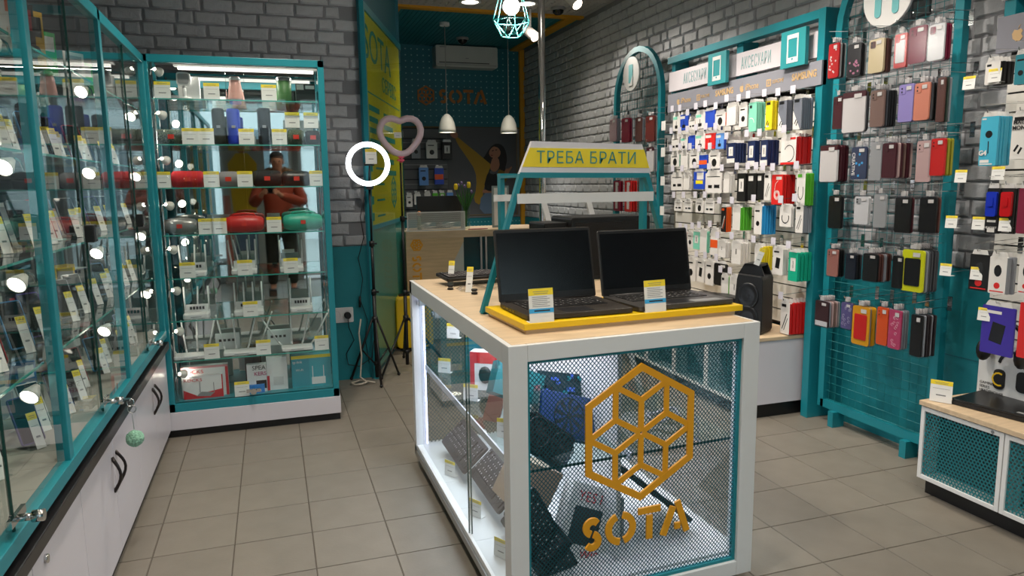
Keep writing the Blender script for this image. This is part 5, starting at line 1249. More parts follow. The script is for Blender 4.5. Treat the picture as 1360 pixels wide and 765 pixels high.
# base cabinet of the slatwall
def perf_cabinet(name, label, x0, x1, y0, y1, divs, zt, endpanel=True):
    t = thing(name, label, 'cabinet', (0, 0, 0))
    MB().box(x0+.10, x1, y0+.012, y1, .085, zt-.022).build('carcass', mat('carcass_dark', '#1b2a2d', .6), t)  # dark colour stands in for the shade deep inside the cupboards
    MB().box(x0+.06, x1, y0+.015, y1, 0, .085).build('plinth', BLACK, t)
    MB().box(x0-.012, x1, y0-.008, y1, zt-.022, zt).build('oak_top', WOOD, t, bevel=.002)
    if endpanel: MB().box(x0+.0, x1, y0, y0+.012, .085, zt-.022).build('end_panel', WHITEM, t)
    for a, c in zip(divs[:-1], divs[1:]):
        f = MB()
        for (p, q, r_, s_) in ((a+.002, a+.02, .088, zt-.026), (c-.02, c-.002, .088, zt-.026)): f.box(x0-.004, x0+.014, p, q, r_, s_)
        f.box(x0-.004, x0+.014, a+.02, c-.02, .088, .106).box(x0-.004, x0+.014, a+.02, c-.02, zt-.046, zt-.026)
        d = f.build('door', WHITE, t, bevel=.001)
        b = MB(); perforated(b, -(c-a)/2+.02, (c-a)/2-.02, .106, zt-.046, .0155, .0056, 0, 0)
        pm_ = b.build('perforated_sheet', mat('perforated_teal', '#146a72', .45), d, loc=(x0+.004, (a+c)/2, 0), rot=(0, 0, R(-90))); 
        ins = mat('cupboard_liner', '#c8d4d6', .6); q_ = MB()
        q_.box(x0+.015, x0+.10, a+.004, a+.012, .09, zt-.03).box(x0+.015, x0+.10, c-.012, c-.004, .09, zt-.03).box(x0+.015, x0+.10, a+.012, c-.012, .09, .098).box(x0+.015, x0+.10, a+.012, c-.012, zt-.038, zt-.03)
        q_.build('cupboard_liner', ins, t)
        MB().cyl((x0-.006, a+.05, zt-.036), (x0-.004, a+.05, zt-.036), .007, 10).build('lock', STEEL, d)
    return t
bc1 = perf_cabinet('low_cabinet', 'low cabinet with teal perforated doors under the slatwall', 2.60, 3.06, 3.488, 5.07, [3.50, 3.89, 4.28, 4.67, 5.06], .497)
bc2 = perf_cabinet('low_cabinet', 'low oak-topped cabinet with perforated teal doors at right edge', 2.70, 3.14, .80, 2.365, [.80, 1.19, 1.58, 1.972, 2.36], .445)
MB().box(2.752, 2.76, 1.78, 1.86, .03, .075).build('plinth_sticker', GREY, bc2)
# party speaker on the slatwall cabinet
t = thing('party_speaker', 'black portable party speaker standing on the slatwall cabinet top', 'speaker', (2.66, 3.68, .498), R(-58)); t.scale = (.82, .82, 1.0)
b = MB(); b.prism([(0, 0), (.19, 0), (.20, .02), (.195, .33), (.185, .355), (.01, .365), (.0, .33), (-.012, .18)], 0, .22).build('cabinet', mat('speaker_shell', '#101113', .5), t, bevel=.006)
for z, r_ in ((.235, .075), (.095, .075)):
    MB().lathe([(1e-4, -.004), (r_*.25, -.008), (r_*.5, .0), (r_*.85, -.004), (r_, -.012), (r_*1.06, 0)], 24, o=(.093, -.004, z), axis='y').build('driver', mat('driver_black', '#1a1b1e', .3), t)
b = MB().prism([(.0, .362), (.045, .425), (.16, .425), (.195, .355)], .03, .045).prism([(.0, .362), (.045, .425), (.16, .425), (.195, .355)], .17, .185).box(.045, .16, .03, .185, .41, .425); b.build('carry_handle', BLACK, t)
MB().box(.05, .13, -.006, -.003, .16, .17).build('badge', GREY, t)
ptag((2.70, 3.55, .925), R(-20), 'price tag leaning on the black party speaker', TAGN, rot=(R(25), R(20), R(-20)), scale=(1.2, 1, .9))
t = thing('bluetooth_speaker', 'rounded black speaker low on the slatwall cabinet behind the right laptop', 'speaker', (2.45+.35, 4.1, .498), R(-60))
MB().rbox(-.2, .2, -.07, .07, 0, .17, .05).build('body', BLACK, t, bevel=.004); MB().box(-.15, .15, -.073, -.07, .04, .13).build('front_grille', mat('dark_grille', '#0a0a0b', .8), t)
ptag((2.72, 4.02, .498), R(-60), 'yellow and white tag beside the rounded black speaker', scale=(.9, .9, 1.2))

# ---------------- arched grid racks
def arch_path(y0, y1, ztop, zb):
    r_ = (y1-y0)/2; return [(y0, zb)]+[((y0+y1)/2-r_*math.cos(R(k*12)), ztop-r_+r_*math.sin(R(k*12))) for k in range(0, 16)]+[(y1, zb)]
def arch_rack(label, x, y0, y1, ztop, zb, wd, dep, disc, sym, pitch=.05):
    t = thing('arched_grid_rack', label, 'rack', (0, 0, 0)); T = Matrix(((0, 1, 0, 0), (1, 0, 0, 0), (0, 0, 1, 0), (0, 0, 0, 1)))
    pts = arch_path(y0, y1, ztop, zb)
    b = MB()
    for i in range(len(pts)-1):
        pass
    # rectangular tube following the arch (mitred); mapped so that the ribbon's 2-D x is world Y
    rb = MB(); rb.ribbon(pts, wd, x-dep/2, x+dep/2)
    rb.v = [(v[1], v[0], v[2]) for v in rb.v]; rb.f = [f[::-1] for f in rb.f]; rb.build('frame', TEAL, t)
    MB().box(x-dep/2, x+dep/2, y0, y1, zb, zb+wd).build('bottom_bar', TEAL, t)
    if zb < .3:
        for y in (y0+.12, y1-.12): MB().box(x-.05, x+.03, y-.02, y+.02, 0, zb).build('foot', TEAL, t)
    g = MB(); r_ = (y1-y0)/2; cyy = (y0+y1)/2
    y = y0+pitch
    while y < y1-.01:
        zt_ = ztop-r_+math.sqrt(max(0, r_*r_-(y-cyy)**2)); g.cyl((x, y, zb+.02), (x, y, zt_), .0015, 4, caps=False); y += pitch
    z = zb+pitch
    while z < ztop:
        dy = r_ if z < ztop-r_ else math.sqrt(max(0, r_*r_-(z-ztop+r_)**2)); g.cyl((x-.002, cyy-dy, z), (x-.002, cyy+dy, z), .0015, 4, caps=False); z += pitch
    g.build('wire_grid', mat('grid_teal', '#1b7f84', .4, .2), t, kind='stuff')
    for k in range(3): MB().cyl((x, y0+.08, .6+k*.6 if zb < .3 else 1.2+.3*k), (XR, y0+.08, .6+k*.6 if zb < .3 else 1.2+.3*k), .006, 6).cyl((x, y1-.08, .6+k*.6 if zb < .3 else 1.2+.3*k), (XR, y1-.08, .6+k*.6 if zb < .3 else 1.2+.3*k), .006, 6).build('wall_spacer', TEAL, t)
    dy_, dz_, dr = disc
    d = MB().cyl((x-.05, dy_, dz_), (x-.035, dy_, dz_), dr, 36).build('disc', WHITE, t)
    W = Matrix.Translation((x-.05, dy_, dz_)) @ Matrix.Rotation(R(-90), 4, 'Z'); b = MB()
    if sym == 'case': b.rbox(-.034, .034, -.004, 0, -.075, .075, .008, T=W); 
    else:
        b.rbox(-.075, -.035, -.004, 0, -.10, .03, .018, T=W); b.rbox(.035, .075, -.004, 0, -.10, .03, .018, T=W); b.ribbon(arc(0, .02, .055, 0, 180, 10), .018, -.004, 0, T=W)
    b.build('symbol', mat('symbol_teal', '#6fb6bb', .4), d)
    if sym == 'case': MB().prism([(-.036, -.08), (.0, -.08), (.036, -.02), (.036, -.08), (.036, -.1), (-.036, -.1)], -.006, -.003, T=W).build('symbol_fold', WHITE, d)
    return t
arch_rack('tall arched teal wire rack with phone cases, nearer the entrance', 3.05, 2.60, 3.345, 2.60, .09, .045, .04, (2.99, 2.335, .155), 'headset')
arch_rack('smaller arched teal wire rack with book cases, farther along the wall', 3.0, 5.20, 5.985, 2.52, .10, .045, .04, (5.63, 2.325, .14), 'case', .045)
place_row(NEAR, 2.84, 3.045, 'near rack', 'phone case', ('phone_case', 'phone case'), case=True, labels=False)
place_row(FAR, 2.84, 2.995, 'far rack', 'phone case', ('phone_case', 'phone case'), case=True, labels=False)
# second slatwall at the right edge
s2 = thing('slatwall', 'second cream slatwall with grey header at the right edge', 'display wall', (0, 0, 0))
MB().box(3.115, 3.15, .80, 2.40, .45, 2.0).build('backing', DSTEEL, s2)
zz = .46
while zz < 1.95:
    MB().box(3.10, 3.116, .80, 2.395, zz, zz+.0745).build('slat', SLATW, s2); zz += .083
MB().box(3.02, 3.05, .8, 2.40, 2.0-.05, 2.12-.02).build('header_panel', HG, s2)
MB().box(3.04, 3.14, 2.34, 2.39, 2.08, 2.36).build('frame_post', TEAL, s2); MB().box(3.04, 3.14, .8, 2.39, 2.33, 2.38).build('frame_rail', TEAL, s2)
MB().box(3.03, 3.05, .8, 2.40, 2.17, 2.34).build('fascia', mat('fascia_white', '#cbc6cc', .45), s2)
W = Matrix.Translation((3.0195, 2.305, 2.015)) @ Matrix.Rotation(R(-90), 4, 'Z') @ Matrix.Scale(1.15, 4)
MB().prism([(-.004, -.024), (-.018, -.014), (-.022, .004), (-.014, .018), (-.002, .014), (.010, .018), (.018, .010), (.012, 0), (.020, -.012), (.010, -.024)], -.0016, 0, T=W).prism([(0, .018), (.008, .034), (.002, .028)], -.0016, 0, T=W).build('emblem', GL, s2)
place_row(SLATB, 2.86, 3.10, 'edge slatwall', 'package', ('accessory_pack', 'pack'), labels=False)
for o_ in list(COL.objects):
    lb = o_.get('label', '')
    def w_on(s_, size, x, z, m, rot=0, **k): text(s_, size, .0003, Matrix.Translation((x, -.0032, z)) @ Matrix.Rotation(R(rot), 4, 'Y') @ Matrix.Rotation(R(90), 4, 'X'), 'printed_words', m, o_, **k)
    if lb.startswith('navy patterned'): w_on('CREATIVE', .026, -.033, -.085, PW, 90, bold=.0006)
    if lb.startswith('light blue earphone box, '): w_on('G4', .028, -.02, -.150, PW, bold=.001)
    if lb.startswith('white earphone box,'): w_on('MAGIC', .022, .0, -.03, INKD, bold=.0006); w_on('MONT..', .022, .0, -.052, INKD, bold=.0006)
    if 'capped black headset box,' in lb: w_on('HEADSET', .013, 0, -.165, PW)
for x, y, z, lab in ((2.86, 2.385, 1.795, 'price card left above the green loop box on right edge slatwall'), (2.86, 2.27, 1.81, 'price card above the black boxes on the right edge slatwall'), (2.86, 2.39, 1.40, 'price card left above the light blue earphone boxes'), (2.86, 2.22, 1.41, 'price card above the white earphone box'), (2.86, 2.42, .0+1.20, 'price card above left of the blue capped headset box'), (2.86, 2.29, 1.20, 'price card above the blue capped headset box'), (2.86, 2.17, 1.20, 'price card above the red capped headset box'), (2.86, 2.43, .985, 'price card above the black headset box'), (2.86, 2.28, .985, 'price card above the white headset box'), (2.86, 2.23, .815, 'price card above the purple power bank box')):
    s = ptag((x, y, z), R(-80), lab, scale=(.62, 1, .62)); MB().cyl((0, .002, .02), (0, .23, .02), .003, 5).build('label_arm', CHROME, s)
t = thing('headphones', 'black over-ear headphones behind the purple power bank box', 'headphones', (2.96, 2.20, .72), R(-90))
MB().tube([(.085*math.cos(R(a)), 0, .085*math.sin(R(a))) for a in range(-20, 201, 20)], .009, 8).build('headband', BLACK, t)
for s_ in (-1, 1): MB().sph((s_*.085, -.01, -.05), .042, 14, sc=(.5, 1, 1.2)).build('ear_cup', BLACK, t)
# big headphone carton standing on the cabinet
t = thing('headphone_carton', 'large white carton with black and yellow headphones picture on the right cabinet', 'box', (2.99, 2.335, .447), R(-88))
MB().box(0, .34, 0, .08, 0, .25).build('carton', CWHITE, t)
b = MB(); b.ribbon(arc(.15, .15, .058, 10, 165, 12, .075), .012, -.003, 0).rbox(.075, .125, -.006, 0, .05, .14, .02).rbox(.175, .23, -.006, 0, .06, .15, .02).build('headphones_picture', BLACK, t)
MB().ribbon(arc(.100, .095, .028, 60, 300, 8), .007, -.007, 0).build('yellow_ring', YEL, t)
b = MB().box(.015, .05, -.001, 0, .2, .206).build('printed_lines', INKD, t)
for s_, z_ in (('GAMING', .064), ('SERIES', .046), ('HEADPHONES', .028)): text(s_, .017, .0003, Matrix.Translation((.012, -.0012, z_)) @ Matrix.Rotation(R(90), 4, 'X'), 'printed_words', INKD, t, align='LEFT')
MB().box(.02, .08, -.03, .01, .245, .262).build('hang_tab', BLACK, t)
ptag((2.735, 2.30, .447), R(-62), 'price tag standing at the left end of the right cabinet', scale=(1.05, 1, 1.1))
t = thing('closed_laptop', 'closed black laptop lying on the right cabinet', 'laptop', (2.76, 2.27, .447), R(-80))
MB().rbox(0, .37, 0, .26, 0, .017, .01, axis='z').build('base', BLACK, t, bevel=.002); MB().rbox(0, .37, 0, .26, .018, .027, .012, axis='z').build('lid', mat('lid_black', '#101012', .35), t, bevel=.002)
MB().box(.25, .29, .02, .04, .027, .0274).build('lid_badge', GREY, t)
# ============================================================ lamps, tripods, back area
def downlight(x, y, e, label, col=(1, .90, .76), z=3.1, cone=125):
    t = thing('ceiling_downlight', label, 'lamp', (x, y, z), group='downlights in the grid ceiling')
    MB().lathe([(.075, 0), (.10, -.004), (.105, -.012), (.08, -.014), (.075, 0)], 24).build('rim', WHITE, t)
    MB().cyl((0, 0, -.008), (0, 0, -.002), .076, 24).build('lit_disc', mat('downlight_glow', '#ffffff', .4, emit='#fff0dc', estr=9), t)
    la = bpy.data.lights.new('downlight', 'SPOT'); la.energy = e*LIGHT_MULT; la.spot_size = R(cone); la.spot_blend = .8; la.shadow_soft_size = .08; la.color = col
    lo = bpy.data.objects.new('downlight', la); COL.objects.link(lo); lo.parent = t; lo.location = (0, 0, -.05)
for (x, y, e, lab) in ((1.86, 6.74, 40, 'round lit downlight cut off at the top, left of the cage lamp'), (2.39, 6.66, 40, 'round lit downlight behind the pole and cage lamp'),
                       (.1, 3.6, 85, 'added round downlight over the aisle, out of the frame'), (1.1, 2.4, 62, 'added round downlight over the counter, out of the frame'), (2.3, 3.4, 48, 'added round downlight over the right aisle, out of the frame'),
                       (2.2, 1.4, 34, 'added round downlight near the right cabinet, out of the frame'), (.0, 1.4, 75, 'added round downlight near the long showcase, out of the frame'), (.9, .2, 80, 'added round downlight by the entrance, out of the frame')):  # the out-of-frame downlights are unseen, added to light the room
    downlight(x, y, e, lab)
def trackspot(x, y, z, aim, e, label):
    d = (Vector(aim)-Vector((x, y, z))).normalized(); q = (-d).to_track_quat('Z', 'X')
    t = thing('track_spotlight', label, 'lamp', (x, y, z), rot=q.to_euler(), group='white track spotlights')
    MB().lathe([(.046, -.09), (.05, -.085), (.05, .08), (.044, .09), (1e-4, .09)], 20).build('housing', mat('spot_white', '#c9c4c2', .4), t)
    MB().cyl((0, 0, -.084), (0, 0, -.08), .045, 20).build('lit_face', mat('spot_glow', '#ffffff', .4, emit='#fff0dc', estr=8), t)
    up_ = q.inverted() @ Vector((0, 0, 1)); MB().cyl(up_*.03, up_*(CZ-z), .012, 8).build('stem', WHITE, t)
    la = bpy.data.lights.new('track_beam', 'SPOT'); la.energy = e*LIGHT_MULT; la.spot_size = R(70); la.spot_blend = .7; la.shadow_soft_size = .04; la.color = (1, .91, .80)
    lo = bpy.data.objects.new('track_beam', la); COL.objects.link(lo); lo.parent = t; lo.location = (0, 0, -.1)
trackspot(2.51, 6.9, 2.88, (3.1, 5.5, 1.8), 22, 'white track spotlight pointing down right of the cage lamp')
trackspot(2.55, 5.95, 2.98, (3.1, 4.6, 1.6), 25, 'white track spotlight cut off at the top beside the pole')
trackspot(1.75, 4.9, 2.95, (3.05, 4.5, 1.4), 85, 'added unseen track spotlight aimed at the slatwall, out of the frame')  # this and the next three are unseen lamps added to brighten the right wall
trackspot(1.75, 3.6, 2.95, (3.05, 3.8, 1.2), 75, 'added unseen track spotlight aimed at slatwall cables, out of the frame')
trackspot(1.85, 2.6, 2.95, (3.0, 3.0, 1.3), 50, 'added unseen track spotlight aimed at the near arched rack, out of the frame')
trackspot(1.85, 1.6, 2.95, (3.05, 2.2, 1.2), 35, 'added unseen track spotlight aimed at the right cabinet, out of the frame')
for (x, y, lab) in ((2.745, 6.75, 'dark dome camera in the grid ceiling right of the pole'), (2.215, 8.39, 'dark dome camera under teal ceiling above the air conditioner')):
    t = thing('dome_camera', lab, 'camera', (x, y, CZ)); MB().lathe([(.07, 0), (.072, -.02), (.055, -.028)], 20).build('base', GREY, t); MB().lathe([(.055, -.026), (.05, -.05), (.03, -.068), (1e-4, -.074)], 20).build('dome', BLACKG, t)
# cage lamp
CX, CYY = 1.343, 4.0
t = thing('cage_lamp', 'faceted teal wire cage pendant lamp with a lit globe bulb', 'lamp', (CX, CYY, 2.24))
def hexr(r_, z, off=0, n=6): return [Vector((r_*math.cos(R(off+360/n*k)), r_*math.sin(R(off+360/n*k)), z)) for k in range(n)]
top = hexr(.032, .36, 0); mid = hexr(.108, .085, 0); bot = hexr(.058, .004, 30)
b = MB(); pr_ = .0032
for k in range(6):
    b.cyl(top[k], mid[k], pr_, 6).cyl(mid[k], mid[(k+1) % 6], pr_, 6).cyl(bot[k], bot[(k+1) % 6], pr_, 6).cyl(mid[k], bot[k], pr_, 6).cyl(mid[(k+1) % 6], bot[k], pr_, 6).cyl(top[k], top[(k+1) % 6], pr_, 6)
b.build('cage', mat('cage_teal', '#4fb0ae', .35, .2), t)
MB().sph((0, 0, .165), .047, 18).build('bulb', mat('bulb_glow', '#ffffff', .3, emit='#fff6e6', estr=14), t)
MB().cyl((0, 0, .21), (0, 0, .27), .02, 12).cyl((0, 0, .27), (0, 0, .36), .03, 12, rb=.022).build('socket', WHITE, t)
MB().cyl((0, 0, .36), (0, 0, CZ-2.24), .003, 6).build('cord', WHITE, t)
la = bpy.data.lights.new('bulb_light', 'POINT'); la.energy = 12*LIGHT_MULT; la.shadow_soft_size = .05; la.color = (1, .95, .86)
lo = bpy.data.objects.new('bulb_light', la); COL.objects.link(lo); lo.parent = t; lo.location = (0, 0, .10)
# pendants over the desk
for x, lab in ((1.835, 'white dome pendant lamp left of the other over the cash desk'), (2.53, 'white dome pendant lamp right of the other over the cash desk')):
    t = thing('pendant_lamp', lab, 'lamp', (x, 7.67, 1.968))
    MB().lathe([(.088, .004), (.093, 0), (.091, .04), (.080, .10), (.058, .155), (.03, .185), (.012, .195), (1e-4, .196)], 24).lathe([(.088, .004), (.085, .04), (.074, .10), (.05, .15)], 24).build('shade', mat('pendant_white', '#d6d6ce', .45), t)
    MB().cyl((0, 0, .01), (0, 0, .02), .083, 24).build('lit_face', mat('pendant_glow', '#ffffff', .4, emit='#fff6e2', estr=5), t)
    MB().cyl((0, 0, .19), (0, 0, CZ-1.968-.03), .0045, 6).build('cord', mat('cord_grey', '#9a9a96', .6), t)
    MB().cyl((0, 0, CZ-1.968-.035), (0, 0, CZ-1.968), .052, 20).build('ceiling_cup', WHITE, t)
    la = bpy.data.lights.new('pendant_light', 'SPOT'); la.energy = 20*LIGHT_MULT; la.spot_size = R(130); la.spot_blend = .6; la.shadow_soft_size = .06; la.color = (1, .95, .85)
    lo = bpy.data.objects.new('pendant_light', la); COL.objects.link(lo); lo.parent = t; lo.location = (0, 0, -.01)
t = thing('chrome_pole', 'shiny chrome pole from floor to ceiling behind the sign stand', 'pole', (1.905, 5.0, 0))
MB().cyl((0, 0, 0), (0, 0, CZ), .025, 24).build('tube', CHROME, t); MB().cyl((0, 0, 0), (0, 0, .012), .06, 24).build('foot_flange', CHROME, t); MB().cyl((0, 0, CZ-.012), (0, 0, CZ), .06, 24).build('ceiling_flange', CHROME, t)
# tripods
def tripod(x, y, hgt, joint, feet, label, name='light_tripod'):
    t = thing(name, label, 'tripod', (x, y, 0)); TB = mat('tripod_black', '#121214', .45)
    MB().cyl((0, 0, .03), (0, 0, joint+.22), .014, 10).build('lower_pole', TB, t)
    MB().cyl((0, 0, joint+.2), (0, 0, hgt*.72), .011, 10).cyl((0, 0, hgt*.72), (0, 0, hgt), .008, 10).build('upper_pole', TB, t)
    for z in (joint+.2, hgt*.72): MB().cyl((0, 0, z-.02), (0, 0, z+.02), .019, 10).box(.0, .035, -.008, .008, z-.006, z+.006).build('clamp', TB, t)
    MB().cyl((0, 0, joint-.02), (0, 0, joint+.02), .022, 10).build('collar', TB, t)
    MB().cyl((0, 0, .12), (0, 0, .15), .02, 10).build('lower_collar', TB, t)
    for fx, fy in feet:
        d = Vector((fx-x, fy-y, 0)); u = d.normalized()
        l = MB().tube([u*.02+Vector((0, 0, joint)), d+Vector((0, 0, .012))], .009, 6).build('leg', TB, t)
        m_ = d*.52+Vector((0, 0, joint*.49)); MB().tube([u*.018+Vector((0, 0, .135)), m_], .006, 6).build('brace', TB, l)
        MB().sph(d+Vector((0, 0, .012)), .013, 8).build('rubber_foot', BLACK, l)
    return t
tripod(.665, 5.17, 1.40, .46, ((.667, 4.98), (.49, 5.27), (.84, 5.27)), 'black tripod holding the lit ring light by the brick wall')
rg = thing('ring_light', 'lit white round ring light on a tripod by the brick wall', 'lamp', (.655, 5.12, 1.567))
b = MB(); n = 48; prof = [(.118, 0), (.119, -.012), (.135, -.018), (.151, -.012), (.152, 0)]
vs = [(r_*math.cos(2*math.pi*k/n), y_, r_*math.sin(2*math.pi*k/n)) for r_, y_ in prof for k in range(n)]
b.add(vs, [(i*n+k, i*n+(k+1) % n, (i+1)*n+(k+1) % n, (i+1)*n+k) for i in range(len(prof)-1) for k in range(n)], 0, True)
b.build('lit_ring', mat('ring_glow', '#ffffff', .4, emit='#f4f8ff', estr=5), rg)
b = MB(); prof = [(.118, 0), (.120, .015), (.135, .02), (.150, .015), (.152, 0)]
vs = [(r_*math.cos(2*math.pi*k/n), y_, r_*math.sin(2*math.pi*k/n)) for r_, y_ in prof for k in range(n)]
b.add(vs, [(i*n+k, i*n+(k+1) % n, (i+1)*n+(k+1) % n, (i+1)*n+k) for i in range(len(prof)-1) for k in range(n)], 0, True); b.build('back_shell', WHITE, rg)
MB().tube([(.01, .05, -.165), (.01, .03, -.06), (.01, .0, -.01)], .006, 8).box(-.025, .035, -.01, .005, -.012, .0).box(-.03, -.024, -.02, .005, -.012, .012).box(.034, .04, -.02, .005, -.012, .012).box(-.012, .03, .0, .05, -.175, -.15).build('phone_clamp', BLACK, rg)
ptag((.675, 5.095, 1.568), 0, 'price tag clipped in the middle of the lit ring light', scale=(.95, 1, 1.15))
tripod(.94, 5.46, 1.62, .40, ((.70, 5.20), (1.24, 5.34), (.97, 5.80)), 'black tripod holding the pink heart shaped light')
hl = thing('heart_light', 'unlit pale pink heart shaped ring light on a tripod', 'lamp', (.94, 5.42, 1.775))
hp0 = [(290, 172), (262, 160), (225, 149), (180, 155), (145, 180), (122, 225), (118, 265), (133, 315), (162, 362), (200, 402), (235, 430), (270, 443), (310, 446), (345, 435), (380, 410), (412, 375), (445, 330), (466, 285), (471, 240), (458, 195), (430, 165), (395, 150), (350, 149), (318, 160)]
hp = [((x-295)*.00087, 0, (300-z)*.00087) for x, z in hp0]
b = MB().tube(hp, .025, 10, closed=True); b.build('ring', mat('pale_pink_plastic', '#cbb2bc', .35), hl)
MB().box(-.022, .022, -.015, .02, -.155, -.12).cyl((0, 0, -.19), (0, 0, -.14), .014, 10).box(-.03, .02, -.02, .02, -.18, -.165).build('clamp', mat('hot_pink_plastic', '#d24a66', .4), hl)
ptag((.945, 5.56, 1.775), 0, 'small tag seen inside the pink heart light', scale=(.7, 1, .6))
# socket and cables
t = thing('wall_socket', 'white double socket on teal wall with black plug', 'socket', (.44, YL-.012, .487))
MB().rbox(-.085, .085, -.010, 0, -.055, .055, .008).build('plate', WHITE, t, bevel=.002)
for x in (-.042, .042): MB().lathe([(.034, -.012), (.032, -.010), (.026, -.006), (1e-4, -.006)], 20, o=(x, 0, 0), axis='y').build('socket_well', mat('socket_white', '#c9c9c9', .5), t)
MB().lathe([(.019, -.05), (.024, -.045), (.024, -.008)], 16, o=(.042, 0, 0), axis='y').cyl((.042, -.05, 0), (.042, -.046, 0), .019, 16).build('plug', BLACK, t)
b = MB().tube([(.482, 5.24, .47), (.485, 5.25, .40), (.52, 5.26, .30), (.46, 5.27, .20), (.47, 5.26, .12), (.55, 5.26, .10), (.64, 5.24, .16), (.655, 5.20, .30)], .0035, 6)
tag(b.build('power_cord', BLACK), 'thin black cord drooping from the socket plug to the tripod', 'cord')
b = MB().tube([(.64, 5.20, 1.38), (.60, 5.24, 1.2), (.62, 5.25, 1.05), (.575, 5.26, .9), (.60, 5.25, .75), (.575, 5.26, .6), (.62, 5.25, .45), (.60, 5.26, .3), (.62, 5.25, .12)], .003, 6).tube([(.575, 5.26, .62), (.572, 5.26, .54)], .009, 8)
tag(b.build('hanging_cord', BLACK), 'thin black wavy cord hanging from the lit ring light', 'cord')
b = MB().tube([(.57, 5.22, .46), (.55, 5.2, .36), (.56, 5.18, .2), (.54, 5.14, .05)]+[(.53+.06*math.cos(R(k*40)), 5.12+.045*math.sin(R(k*40)), .012+.004*(k % 3)) for k in range(20)]+[(.64, 5.10, .01)], .006, 6)
tag(b.build('extension_cable', mat('cable_cream', '#b8b0a2', .5)), 'coiled cream cable on the floor under the tripod', 'cord')
# yellow case by the passage
t = thing('yellow_suitcase', 'bright yellow rounded case standing at the passage wall', 'suitcase', (1.06, 6.05, 0), R(0))
MB().rbox(-.10, .22, 0, .30, .02, .46, .04).build('shell', YEL, t, bevel=.01)
MB().box(-.05, .17, .12, .16, .46, .48).build('handle', BLACK, t)
for x in (-.06, .18): MB().cyl((x, .05, .02), (x+.03, .05, .02), .02, 10).build('wheel', BLACK, t)
# cash desk
dk = thing('cash_desk', 'pale oak cash desk with gold lettering down its front', 'desk', (0, 0, 0)); DY = 6.42
MB().box(1.13, 2.50, DY, DY+.60, .935, 1.0).build('desk_top', WOOD, dk, bevel=.002)
MB().prism([(1.13, 0), (1.13, .935), (1.665, .935), (1.665, .90), (1.29, .20), (1.29, 0)], DY, DY+.025).build('front_panel', WOODY, dk)
MB().prism([(1.29, .0), (1.29, .20), (1.665, .90), (1.665, 0)], DY+.008, DY+.025).build('white_panel', mat('desk_white', '#b9bcb6', .5), dk)
MB().box(1.67, 2.44, DY+.30, DY+.32, 0, .935).build('teal_panel', mat('dark_teal_glass', '#0c4f58', .2), dk)
for x in (1.90, 1.95): MB().box(x, x+.018, DY+.27, DY+.30, 0, .935).build('metal_post', STEEL, dk)
MB().box(2.44, 2.48, DY+.02, DY+.58, 0, .935).box(1.13, 1.15, DY+.025, DY+.58, 0, .935).build('side_panel', WOODY, dk)
T = Matrix.Translation((1.225, 0, .90)) @ Matrix.Rotation(R(90), 4, 'Y')
b = MB(); hexlogo(b, .02, .0, .052, .013, DY-.006, DY, T=T); b.build('hexagon_emblem', GOLD, dk)
b = MB(); sota(b, .115, -.045, .085, DY-.006, DY, T=T); b.build('gold_lettering', GOLD, dk)
t = thing('desk_screen', 'white perforated metal tray screen standing on the desk edge', 'screen', (1.15, DY+.03, 1.0))
b = MB(); perforated(b, .01, .53, .012, .165, .0125, .0042, 0, 0); b.build('perforated_sheet', mat('white_perforated', '#b9b9b6', .5), t)
MB().box(0, .54, -.004, .004, 0, .012).box(0, .54, -.004, .004, .165, .175).box(0, .01, -.004, .004, .012, .165).box(.53, .54, -.004, .004, .012, .165).build('frame', WHITE, t)
MB().box(.0, .54, 0, .14, 0, .004).box(.535, .54, 0, .14, .004, .17).build('tray', WHITE, t)
for x, lab in ((1.35, 'crumpled white papers in the left of the desk tray'), (1.55, 'crumpled white papers in the right of the desk tray')):
    b = MB(); rr = random.Random(int(x*100))
    for k in range(6): b.cbox((rr.uniform(-.05, .05), rr.uniform(-.03, .03), .01+k*.008), (.11, .06, .002), T=Matrix.Rotation(rr.uniform(-.3, .3), 4, 'Y') @ Matrix.Rotation(rr.uniform(-.5, .5), 4, 'Z'))
    tag(b.build('paper_stack', PAPER, loc=(x, DY+.12, 1.012)), lab, 'papers', kind='stuff')
t = thing('desktop_monitor', 'black computer monitor behind the perforated desk screen', 'monitor', (1.55, 6.88, 1.0))
MB().rbox(-.22, .22, 0, .03, .06, .31, .006).build('display', BLACK, t); MB().box(-.03, .03, .03, .05, 0, .15).rbox(-.1, .1, -.04, .1, 0, .01, .02, axis='z').build('stand', BLACK, t)
t = thing('desk_toy', 'small orange headed figurine on the desk beside the monitor', 'ornament', (1.28, DY+.12, 1.01)); MB().lathe([(.02, 0), (.022, .04), (.012, .11), (1e-4, .12)], 12).build('body', mat('toy_mixed', '#5f7f5a', .6), t); MB().sph((0, 0, .15), .022, 10).build('head', mat('toy_orange', '#cc7a2c', .5), t)
t = thing('flower_vase', 'tall clear glass vase holding yellow tulips on the desk', 'vase', (1.745, DY+.20, 1.0))
MB().lathe([(1e-4, .006), (.034, .006), (.036, .0), (.038, .01), (.036, .1), (.042, .21), (.040, .21), (.034, .1), (.034, .012)], 20).build('glass', glassmat('vase_glass', (.88, .93, .9), 1, 1.5), t)
b = thing('tulip_bouquet', 'yellow tulips and small purple flowers in the glass vase', 'flowers', (1.745, DY+.20, 1.0))
SG = mat('stem_green', '#2f6a2a', .6); rr = random.Random(9); PT = mat('tulip_yellow', '#e8c818', .5); PU = mat('flower_purple', '#7d6a9a', .6)
